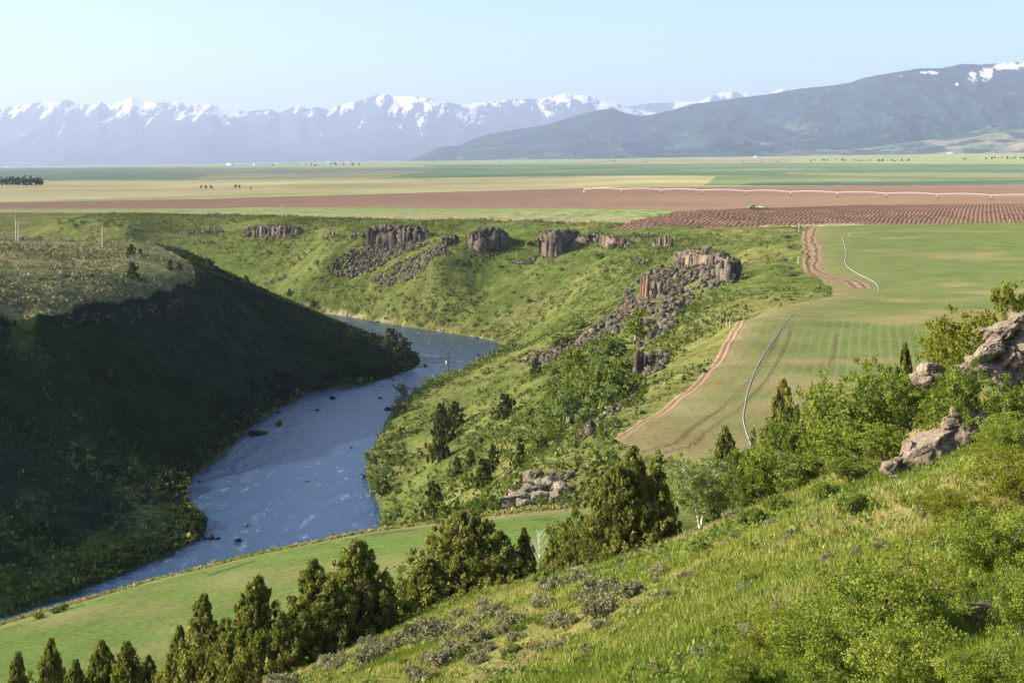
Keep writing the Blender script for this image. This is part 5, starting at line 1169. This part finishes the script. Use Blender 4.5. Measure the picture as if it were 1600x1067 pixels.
grove(26, [(850, 620), (870, 570), (930, 540), (985, 545), (985, 600), (960, 640), (900, 680), (860, 660)], 4, 8.5, 'light green leafy tree in the grove on the right canyon slope', 'trees of the grove on the right canyon slope', (1, 2, 1))
grove(22, [(780, 690), (830, 640), (900, 660), (860, 720), (800, 740)], 2.5, 5.5, 'leafy tree in the loose stand between the grove and the tan outcrop', 'trees below the grove')
grove(26, [(600, 700), (640, 640), (760, 600), (780, 680), (700, 790), (610, 790)], 1.5, 3.2, 'leafy shrub among the riverside junipers on the right slope', 'shrubs around the riverside junipers', cat='shrub')
grove(24, [(270, 375), (350, 360), (560, 390), (500, 440), (330, 400)], 2.0, 4.2, 'bright shrub on the far canyon wall left of the rubble fans', 'bright shrubs on the far wall, left', (0, 2), cat='shrub')
grove(26, [(560, 470), (700, 450), (900, 470), (840, 510), (700, 505)], 1.8, 4.0, 'shrub on the lower far canyon wall above the river bend', 'shrubs on the lower far wall', (0, 1, 2), cat='shrub')
grove(26, [(690, 380), (850, 405), (990, 400), (960, 440), (720, 430)], 1.8, 3.6, 'shrub on the far canyon wall under the buttress and tower rocks', 'shrubs on the far wall below the rocks', (0, 1, 2), cat='shrub')
grove(14, [(80, 350), (170, 345), (215, 360), (160, 368)], 2.5, 4.0, 'dark tree in the low band behind the mesa top', 'dark trees in the hollow behind the mesa', (1,))
# willows along the right bank
rbk = right_bank[(right_bank[:, 1] > 340) & (right_bank[:, 1] < 700) & (right_bank[:, 0] > -60)]
for i in range(46):
    p0 = rbk[r.integers(len(rbk))]; X_, Y_ = p0[0] + r.uniform(1, 6), p0[1] + r.uniform(-6, 6); Z_ = gz(X_, Y_)
    if Z_ < RIV + .1: continue
    place(DF[(2, 1)[r.integers(2)]], X_, Y_, Z_ - .2, (r.uniform(.5, .95),) * 2 + (r.uniform(.35, .6),), r.uniform(0, 6), 'bank shrub leaning over the right shore of the river', 'shrub', 'bank shrubs along the right shore')
for i in range(34):
    lbk = left_bank[(left_bank[:, 1] > 335) & (left_bank[:, 1] < 680)]
    p0 = lbk[r.integers(len(lbk))]; X_, Y_ = p0[0] - r.uniform(1, 7), p0[1] + r.uniform(-6, 6)
    place(JF[r.integers(3)], X_, Y_, gz(X_, Y_) - .2, (r.uniform(.6, 1.0),) * 2 + (r.uniform(.3, .5),), r.uniform(0, 6), 'dark bank shrub in shade along the left shore of the river', 'shrub', 'dark bank shrubs along the left shore')
# tussocks on the lower field rim
for i, (px, py, lb) in enumerate([(350, 872, 'round tussock on the lower field rim, rightmost of the group'), (376, 868, 'pale tussock on the lower field rim by the pink marker'), (338, 878, 'low tussock left of the round one on the field rim'), (85, 948, 'tussock on the field rim near the left edge'), (100, 945, 'wider tussock on the field rim near the left edge'), (582, 822, 'tussock on the field rim next to the river corner'), (60, 955, 'leftmost tussock on the field rim')]):
    X_, Y_, Z_ = P(px, py + 2, -46.5); Z_ = gz(X_, Y_); place(SG[i % 3] if i % 2 else GB, X_, Y_, Z_, (1.0, .8, .9), i, lb, 'tussock')
# grey bushes on the grass right of the rubble
for i, (px, py, w_, lb) in enumerate([(1228, 372, 16, 'grey bush cluster by the fence posts, topmost'), (1232, 388, 14, 'grey bush below the topmost cluster'), (1225, 408, 14, 'grey bush halfway down the track side'), (1236, 432, 18, 'wide grey bush near the bend of the dirt track'), (1212, 470, 12, 'dark bush at the field edge below the track bend'), (1135, 502, 12, 'bush at the corner of the crop field edge'), (938, 702, 16, 'grey bush on the grass left of the crop field tip'), (925, 716, 12, 'second grey bush left of the crop field tip'), (868, 700, 20, 'sagebrush streak above the tan outcrop')]):
    X_, Y_, Z_ = hit(px, py, 150); k_ = w_ / F * Y_ / 1.3; place(SG[i % 3], X_, Y_, Z_, (k_, k_, k_ * .7), i, lb, 'sagebrush')
# slumped bare bank
X_, Y_, Z_ = hit(1170, 386, 150)

# ------------------------------------------------------------------ far trees and farm buildings
FT = [make_proto('far_tree', decid_proto(900 + i, 9, 7, 26, 18, 1.7, M_farleaf, M_bark, 2, .05, 0, .02)) for i in range(3)]
def far_row(lst, label, group, hh=9):
    for (px, py, s_) in lst:
        X_, Y_, Z_ = hit(px, py, 1100, 30000)
        place(FT[r.integers(3)], X_, Y_, Z_ - .5, (s_ * r.uniform(.9, 1.4), s_, s_), r.uniform(0, 6), label, 'tree', group)
far_row([(x_, 289.5 + .3 * r.normal(), r.uniform(1.2, 1.8)) for x_ in np.linspace(3, 64, 14)], 'dark tree in the shelterbelt at the left edge of the plain', 'shelterbelt trees at the left edge')
far_row([(x_ + r.normal(0, 3), 252 + r.normal(0, .8), r.uniform(.7, 1.3)) for x_ in np.linspace(1265, 1420, 26)], 'dark tree in the line at the foot of the right mountains', 'trees below the right mountains')
far_row([(x_ + r.normal(0, 2), 248.5 + r.normal(0, .6), r.uniform(.9, 1.5)) for x_ in np.linspace(1540, 1600, 12)] + [(1509, 250, 1.0), (1550, 249, 1.0), (1505, 249.5, .9)], 'dark tree in the group at the right end of the plain', 'trees at the right end of the plain')
far_row([(x_ + r.normal(0, 4), 258 + r.normal(0, .8), r.uniform(1.5, 2.4)) for x_ in np.linspace(380, 560, 22)], 'tree among the farms on the far left plain', 'trees among the distant farms')
far_row([(314, 294, .5), (322, 295, .6), (330, 295, .6), (368, 294, .6), (374, 294, .6), (392, 295.5, .4)], 'small dark bush by the road on the gold field', 'bushes by the road on the gold field')
far_row([(x_, 254 + r.normal(0, 1), r.uniform(.7, 1.2)) for x_ in (740, 782, 925, 960, 1010, 1160, 1190, 1215, 850, 640, 600)], 'single far tree on the green plain in the middle distance', 'single trees on the plain')
M_wall = plain_mat('white_wall', (.75, .74, .70), var=.05); M_roof = plain_mat('pale_metal_roof', (.55, .56, .58), .5, var=.08); M_roofd = plain_mat('dark_roof', (.16, .13, .12), var=.1); M_win = plain_mat('window_dark', (.03, .04, .05), .3)
def farm(px, py, L, D, H, rz, label, roof, name='farm_building'):
    X_, Y_, Z_ = hit(px, py, 1100, 30000)
    o = bpy.data.objects.new(name, None); C.objects.link(o); o.location = (X_, Y_, Z_ - .2); o.rotation_euler = (0, 0, rz); tag(o, label, 'building')
    v, f = boxm(0, 0, H / 2, L, D, H); mesh_np('wall', v, f, M_wall, parent=o)
    e = .6; rh = D * .32; v = np.array([(-L / 2 - e, -D / 2 - e, H - .2), (L / 2 + e, -D / 2 - e, H - .2), (L / 2 + e, D / 2 + e, H - .2), (-L / 2 - e, D / 2 + e, H - .2), (-L / 2 - e, 0, H + rh), (L / 2 + e, 0, H + rh)])
    mesh_np('roof', v, [np.array([(0, 1, 5, 4), (2, 3, 4, 5)]), np.array([(0, 4, 3), (1, 2, 5)])], roof, parent=o)
    for k in range(3): v, f = boxm(-L * .3 + k * L * .3, -D / 2 - .02, H * .45, L * .08, .12, H * .35); mesh_np('door' if k == 1 else 'window', v, f, M_win, parent=o)
farm(1183, 246.5, 60, 20, 9, .1, 'long white barn below the forested mountains, right of centre', M_roof)
farm(1488, 241, 110, 24, 11, .05, 'long white building near the right end of the plain', M_roof)
farm(360, 259, 70, 30, 14, -.3, 'white farm building on the far left plain', M_roof)
farm(515, 255, 60, 26, 12, .3, 'white farm building, left one of the distant hamlet', M_roof); farm(530, 255, 40, 24, 12, 0, 'dark roofed building in the distant hamlet', M_roofd); farm(545, 255, 30, 20, 10, .2, 'small building, rightmost of the distant hamlet', M_roof)
farm(398, 259, 30, 20, 9, .2, 'small white shed right of the far left farm building', M_roof); farm(835, 249, 26, 18, 9, 0, 'tiny white house under the dark foothill', M_roof); farm(12, 262, 60, 30, 14, .2, 'pale shed at the left edge under the mountains', M_roof)

# ------------------------------------------------------------------ poles, wires, posts
M_wood = plain_mat('weathered_wood', (.48, .38, .30), scale=4); M_dwood = plain_mat('dark_wood', (.09, .07, .055), scale=4); M_tank = plain_mat('pale_grey_paint', (.72, .73, .72), .4, var=.04); M_ins = plain_mat('insulator', (.35, .22, .16), .3, var=.05)
def pole(px, pyb, pyt, label, arms=1, rad=.19, tank=False, Y=None, mat=None, rz=0.0, armw=2.6):
    if Y is None: X_, Y_, Z_ = hit(px, pyb, 150, 3000)
    else: Y_ = Y; X_ = (px - CX) / F * Y; Z_ = gz(X_, Y_)
    H = -(pyt - HY) / F * Y_ - Z_
    o = bpy.data.objects.new('utility_pole', None); C.objects.link(o); o.location = (X_, Y_, Z_); o.rotation_euler = (0, 0, rz); tag(o, label, 'utility pole')
    v, f = tube([(0, 0, -.6), (0, 0, H * .5), (0, 0, H)], [rad, rad * .85, rad * .65], 8); mesh_np('post', v, f, mat or M_wood, parent=o, smooth=True)
    for k in range(arms):
        za = H - .5 - k * 1.6
        v, f = join([boxm(0, -.22, za, armw, .14, .18), rod((-.8, -.2, za), (0, -.2, za - .7), .03), rod((.8, -.2, za), (0, -.2, za - .7), .03)]); a = mesh_np('crossarm', v, f, M_dwood, parent=o)
        for s_ in (-1, -.35, .35, 1):
            v, f = tube([(s_ * armw * .45, -.22, za + .09), (s_ * armw * .45, -.22, za + .2), (s_ * armw * .45, -.22, za + .34)], [.05, .09, .04], 6); mesh_np('insulator', v, f, M_ins, parent=a)
    if tank:
        v, f = tube([(-.62, -.1, H - 5.6), (-.62, -.1, H - 5.5), (-.62, -.1, H - 4.2), (-.62, -.1, H - 4.05)], [.25, .40, .40, .2], 12); mesh_np('transformer', v, f, M_tank, parent=o, smooth=True)
        v, f = boxm(-.25, -.1, H - 4.7, .4, .12, .2); mesh_np('bracket', v, f, M_dwood, parent=o)
    return np.array([X_, Y_, Z_ + H])
pA = pole(160, 393, 350, 'single wooden pole on the mesa top right of the twin poles', 1, .30)
pB = pole(25, 377, 331, 'taller of the twin poles at the left end of the mesa', 2, .32, armw=4.5)
pC = pole(29, 379, 341, 'shorter of the twin poles at the left end of the mesa', 1, .30)
pD = pole(700, 586, 549, 'riverside pole with two crossarms and a pale transformer can', 2, .28, tank=True, mat=M_dwood, rz=.1)
pE = pole(441, 340, 315, 'distant slim pole on the far canyon rim', 1, .28)
def wire(a, b, sag, label, off=0.0):
    a = np.array(a, float) + [off, 0, -.3]; b = np.array(b, float) + [off, 0, -.3]; t = np.linspace(0, 1, 26)[:, None]
    p_ = a + (b - a) * t; p_[:, 2] -= sag * 4 * (t * (1 - t))[:, 0]
    v, f = tube(p_, [.018] * 26, 5); tag(mesh_np('power_line', v, f, plain_mat('pale_wire', (.22, .21, .2), .5, var=.02)), label, 'power line')
for k, (of, lb) in enumerate([(-1.15, 'power line across the canyon, leftmost conductor'), (-.4, 'power line across the canyon, second conductor'), (.4, 'power line across the canyon, third conductor'), (1.15, 'power line across the canyon, rightmost conductor')]): wire(pA, pD, 3.0 + .3 * k, lb, of)
wire(pB, pA, 1.2, 'power line from the twin poles to the single mesa pole')
wire(pA, pE, 4.0, 'thin line from the mesa pole toward the far rim pole')
M_postw = plain_mat('white_post', (.75, .73, .68), var=.05); M_pink = plain_mat('pink_flag', (.8, .35, .38), var=.05)
for i, (px, b, top, mt2, lb) in enumerate([(1248, 363, 350, M_postw, 'tall thin white marker post by the upper end of the dirt track'), (1243, 369, 360, M_dwood, 'dark fence post left of the thin white marker'), (1250, 366, 358, M_dwood, 'dark fence post at the foot of the thin white marker'), (1247, 412, 401, M_postw, 'white post leaning beside the middle of the dirt track'), (1578, 348, 342, M_postw, 'short white post at the furrowed field edge'), (1327, 369, 366, M_postw, 'small white stake in the crop field near the pipe end'), (1135, 510, 496, M_wood, 'grey fence post at the corner of the crop field edge'), (1140, 512, 500, M_wood, 'second grey fence post at the crop field corner'), (463, 852, 846, M_pink, 'pink topped marker stake on the lower field rim')]):
    X_, Y_, Z_ = hit(px, b, 120, 3000) if i < 8 else (*P(px, b, -45.6)[:2], 0); Z_ = gz(X_, Y_); H = (b - top) / F * Y_
    v, f = join([tube([(0, 0, -.3), (.02 * H, 0, H * .6), (.06 * H, 0, H)], [.10, .09, .07], 6), boxm(.06 * H, 0, H, .22, .2, .12)]); o = mesh_np('marker_stake' if i in (0, 5, 8) else 'fence_post', v, f, mt2); o.location = (X_, Y_, Z_); tag(o, lb, 'post')

# ------------------------------------------------------------------ irrigation pipes lying on the fields
M_alu = plain_mat('aluminium_pipe', (.62, .65, .66), .35, .3, var=.08); M_hose = plain_mat('grey_hose', (.16, .19, .19), .5, var=.1)
def ground_pipe(pp, rad, mat, label, yc=None, zfix=None):
    P3 = []
    for px, py in pp:
        X_, Y_, Z_ = hit(px, py, 150) if zfix is None else P(px, py, zfix); P3.append((X_, Y_))
    P3 = smooth_line(np.array(P3), 2); q = [P3[0]]
    for a, b in zip(P3[:-1], P3[1:]):
        n_ = max(1, int(np.hypot(*(b - a)) // 2.5)); q += [a + (b - a) * (k + 1) / n_ for k in range(n_)]
    q = np.array(q); z_ = terrain(q[:, 0], q[:, 1]) + rad * .7; v, f = tube(np.column_stack([q, z_]), [rad] * len(q), 7)
    tag(mesh_np('irrigation_pipe', v, f, mat, smooth=True), label, 'pipe')
ground_pipe([(1316, 371), (1319, 385), (1323, 398), (1318, 412), (1332, 424), (1348, 432), (1366, 441), (1374, 449), (1373, 457)], .07, M_alu, 'pale pipe curving across the far dip of the crop field')
ground_pipe([(1240, 490), (1222, 512), (1210, 532), (1192, 555), (1180, 580), (1170, 605), (1164, 635), (1160, 656), (1166, 676), (1174, 698)], .06, plain_mat('pale_hose', (.36, .42, .42), .5, var=.1), 'long grey pipe winding down the near crop field')
ground_pipe([(400, 890), (340, 906), (325, 911)], .045, M_hose, 'short pipe piece near the tussocks on the lower field', zfix=-45.5)

# ------------------------------------------------------------------ centre pivot irrigation rig
M_tyre = plain_mat('tyre_rubber', (.03, .03, .03), .9, var=.1); M_galv = plain_mat('galvanised_steel', (.66, .67, .68), .45, .2, var=.06)
A0 = np.array([112.6, 1440.0]); B0 = np.array([412.0, 1210.0]); step = (B0 - A0) / 8; sl = math.hypot(*step); ang = math.atan2(step[1], step[0])
rig = bpy.data.objects.new('pivot_sprinkler', None); C.objects.link(rig); rig.location = (A0[0] - step[0], A0[1] - step[1], gz(*(A0 - step))); tag(rig, 'long white centre pivot sprinkler rig on wheels crossing the brown field', 'irrigation rig')
Rg = Vector(rig.location)
pcol = []
def rel(p): return np.array(p) - np.array(Rg)
nodes = []
for i in range(-1, 12):
    p_ = A0 + step * i; zt = gz(*p_) + 3.9; nodes.append(np.array([p_[0], p_[1], zt]))
ud = np.array([cos(ang), sin(ang), 0]); pd = np.array([-sin(ang), cos(ang), 0])
for i in range(len(nodes) - 1):
    a, b = nodes[i], nodes[i + 1]; t = np.linspace(0, 1, 13)[:, None]; p_ = a + (b - a) * t; arch = (4 * t * (1 - t))[:, 0] * 1.1; p_[:, 2] += arch
    parts = [tube(rel(p_), [.16] * 13, 7)]
    lo = a + (b - a) * t; lo[:, 2] += arch - 1.0 * np.minimum(1, (4 * t * (1 - t))[:, 0] * 2.2)
    for s_ in (-.7, .7): parts.append(tube(rel(lo + pd * s_), [.03] * 13, 4))
    for j in range(1, 12):
        for s_ in (-.7, .7): parts.append(rod(rel(p_[j]), rel(lo[j] + pd * s_), .03, seg=4))
        if j % 2 == 0: parts.append(rod(rel(p_[j]), rel(p_[j] - [0, 0, 2.0]), .02, seg=4))
    v, f = join(parts); mesh_np('pipe_span', v, f, M_galv, parent=rig)
for i in range(1, len(nodes)):
    a = nodes[i]; g = a[2] - 3.9; parts = []
    for s_ in (-1.9, 1.9): parts += [rod(rel(a), rel(a + pd * s_ + [0, 0, -3.2]), .07, seg=5), rod(rel(a - ud * 1.2), rel(a + pd * s_ + [0, 0, -3.2]), .05, seg=5)]
    parts.append(rod(rel(a + pd * -1.9 + [0, 0, -3.2]), rel(a + pd * 1.9 + [0, 0, -3.2]), .11, seg=5))
    v, f = join(parts); tw = mesh_np('tower', v, f, M_galv, parent=rig)
    for s_ in (-1.9, 1.9):
        c = a + pd * s_ + [0, 0, -3.25]; v, f = tube([rel(c - ud * .2), rel(c - ud * .14), rel(c + ud * .14), rel(c + ud * .2)], [.42, .65, .65, .42], 14); mesh_np('wheel', v, f, M_tyre, parent=tw)
# control box and pivot centre at the far end
c = nodes[0]; v, f = join([rod(rel(c), rel(c - [0, 0, 4]), .2), rod(rel(c), rel(c + [1.6, 1.6, -4]), .08), rod(rel(c), rel(c + [-1.6, 1.6, -4]), .08), rod(rel(c), rel(c + [1.6, -1.6, -4]), .08), rod(rel(c), rel(c + [-1.6, -1.6, -4]), .08), boxm(*rel(c - [0, 0, 2.4]), .9, .5, 1.2)]); mesh_np('pivot_stand', v, f, M_galv, parent=rig)

# ------------------------------------------------------------------ tractor and seed drill
M_tg = plain_mat('green_paint', (.22, .42, .08), .4, var=.05); M_ty = plain_mat('yellow_paint', (.80, .62, .08), .4, var=.05); M_glass = plain_mat('cab_glass', (.10, .13, .13), .15, var=.02); M_drw = plain_mat('white_paint', (.80, .78, .74), .5, var=.04)
X_, Y_, Z_ = hit(1176, 327.5, 800, 2000)
tr = bpy.data.objects.new('tractor', None); C.objects.link(tr); tr.location = (X_, Y_, Z_); tr.rotation_euler = (0, 0, pi + .15); tag(tr, 'green tractor with yellow wheels pulling a drill on the brown field', 'tractor')
def part(nm, ms, mt, par, smooth=False):
    v, f = join(ms); return mesh_np(nm, v, f, mt, parent=par, smooth=smooth)
def cyl(cx_, cy_, cz_, rad, w): return tube([(cx_, cy_ - w / 2, cz_), (cx_, cy_ - w * .38, cz_), (cx_, cy_ + w * .38, cz_), (cx_, cy_ + w / 2, cz_)], [rad * .86, rad, rad, rad * .86], 20)
part('hood', [boxm(1.9, 0, 1.75, 2.6, 1.1, 1.0), boxm(3.25, 0, 1.7, .25, .9, .8), boxm(1.9, 0, 1.05, 3.0, .6, .5)], M_tg, tr)
part('frame', [boxm(.8, 0, .95, 5.2, .5, .45), boxm(-.7, 0, 1.1, .9, 2.0, .35), boxm(2.7, 0, .85, .35, 1.9, .25)], M_tg, tr)
cb = part('cab', [boxm(-.2, 0, 3.32, 1.9, 1.8, .16), boxm(-.2, 0, 1.75, 1.7, 1.6, .4)] + [boxm(a_, b_, 2.6, .1, .1, 1.4) for a_ in (-1.0, .6) for b_ in (-.75, .75)], M_tg, tr)
part('windows', [boxm(-.2, 0, 2.6, 1.56, 1.46, 1.3)], M_glass, cb)
part('exhaust', [rod((1.2, .3, 2.2), (1.2, .3, 3.3), .07)], M_tyre, tr)
for s_ in (-1, 1):
    part('fender', [boxm(-.7, s_ * 1.05, 2.15, 1.7, .55, .08), boxm(-1.5, s_ * 1.05, 1.85, .08, .55, .6)], M_tg, tr)
    for (wx_, rad, w) in ((-.8, 1.0, .6), (2.7, .72, .45)):
        w1 = part('wheel', [cyl(wx_, s_ * 1.25, rad, rad, w)], M_tyre, tr); part('rim', [cyl(wx_, s_ * 1.25, rad, rad * .58, w * 1.08)], M_ty, w1)
    if s_ < 0:
        for (wx_, rad) in ((-.8, 1.0),): w1 = part('wheel', [cyl(wx_, -1.95, rad, rad, .55)], M_tyre, tr); part('rim', [cyl(wx_, -1.95, rad, rad * .58, .6)], M_ty, w1)
dr = bpy.data.objects.new('seed_drill', None); C.objects.link(dr); dr.location = (X_ + 6.2, Y_ + .8, Z_); dr.rotation_euler = (0, 0, .15 + .0); tag(dr, 'wide white seed drill hitched behind the green tractor', 'seed drill')
part('hopper', [boxm(1.2, 0, 1.75, 6.5, 1.0, .6), boxm(1.2, 0, 2.02, 6.6, 1.1, .08)], M_drw, dr)
part('drawbar', [rod((-4.6, -.4, .8), (-1.5, 0, .9), .1), boxm(1.0, 0, .9, 6.8, .2, .2), rod((-2, 0, .9), (-1.4, 0, 1.6), .08)], M_tyre, dr)
for k in range(14): part('disc', [cyl(-1.8 + k * .46, -.35, .38, .36, .05)], M_tyre, dr)
for k in (-2.0, 4.4): w1 = part('wheel', [cyl(k, .1, .5, .5, .35)], M_tyre, dr)
# ------------------------------------------------------------------ the air
hz = N('haze_air')
pv = hz.n('ShaderNodeVolumePrincipled', Color=(0.60, 0.73, 1.0, 1), Density=2.9e-5, Anisotropy=0.2)
hz.t.links.new(pv.outputs[0], hz.out.inputs['Volume'])
hv, hf = box_v(-55000, 55000, -3000, 56000, -900, 2500)
haze = mesh_np('haze', hv, hf, hz.m); tag(haze, 'pale blue summer haze in the air over the valley', 'haze', kind='stuff')
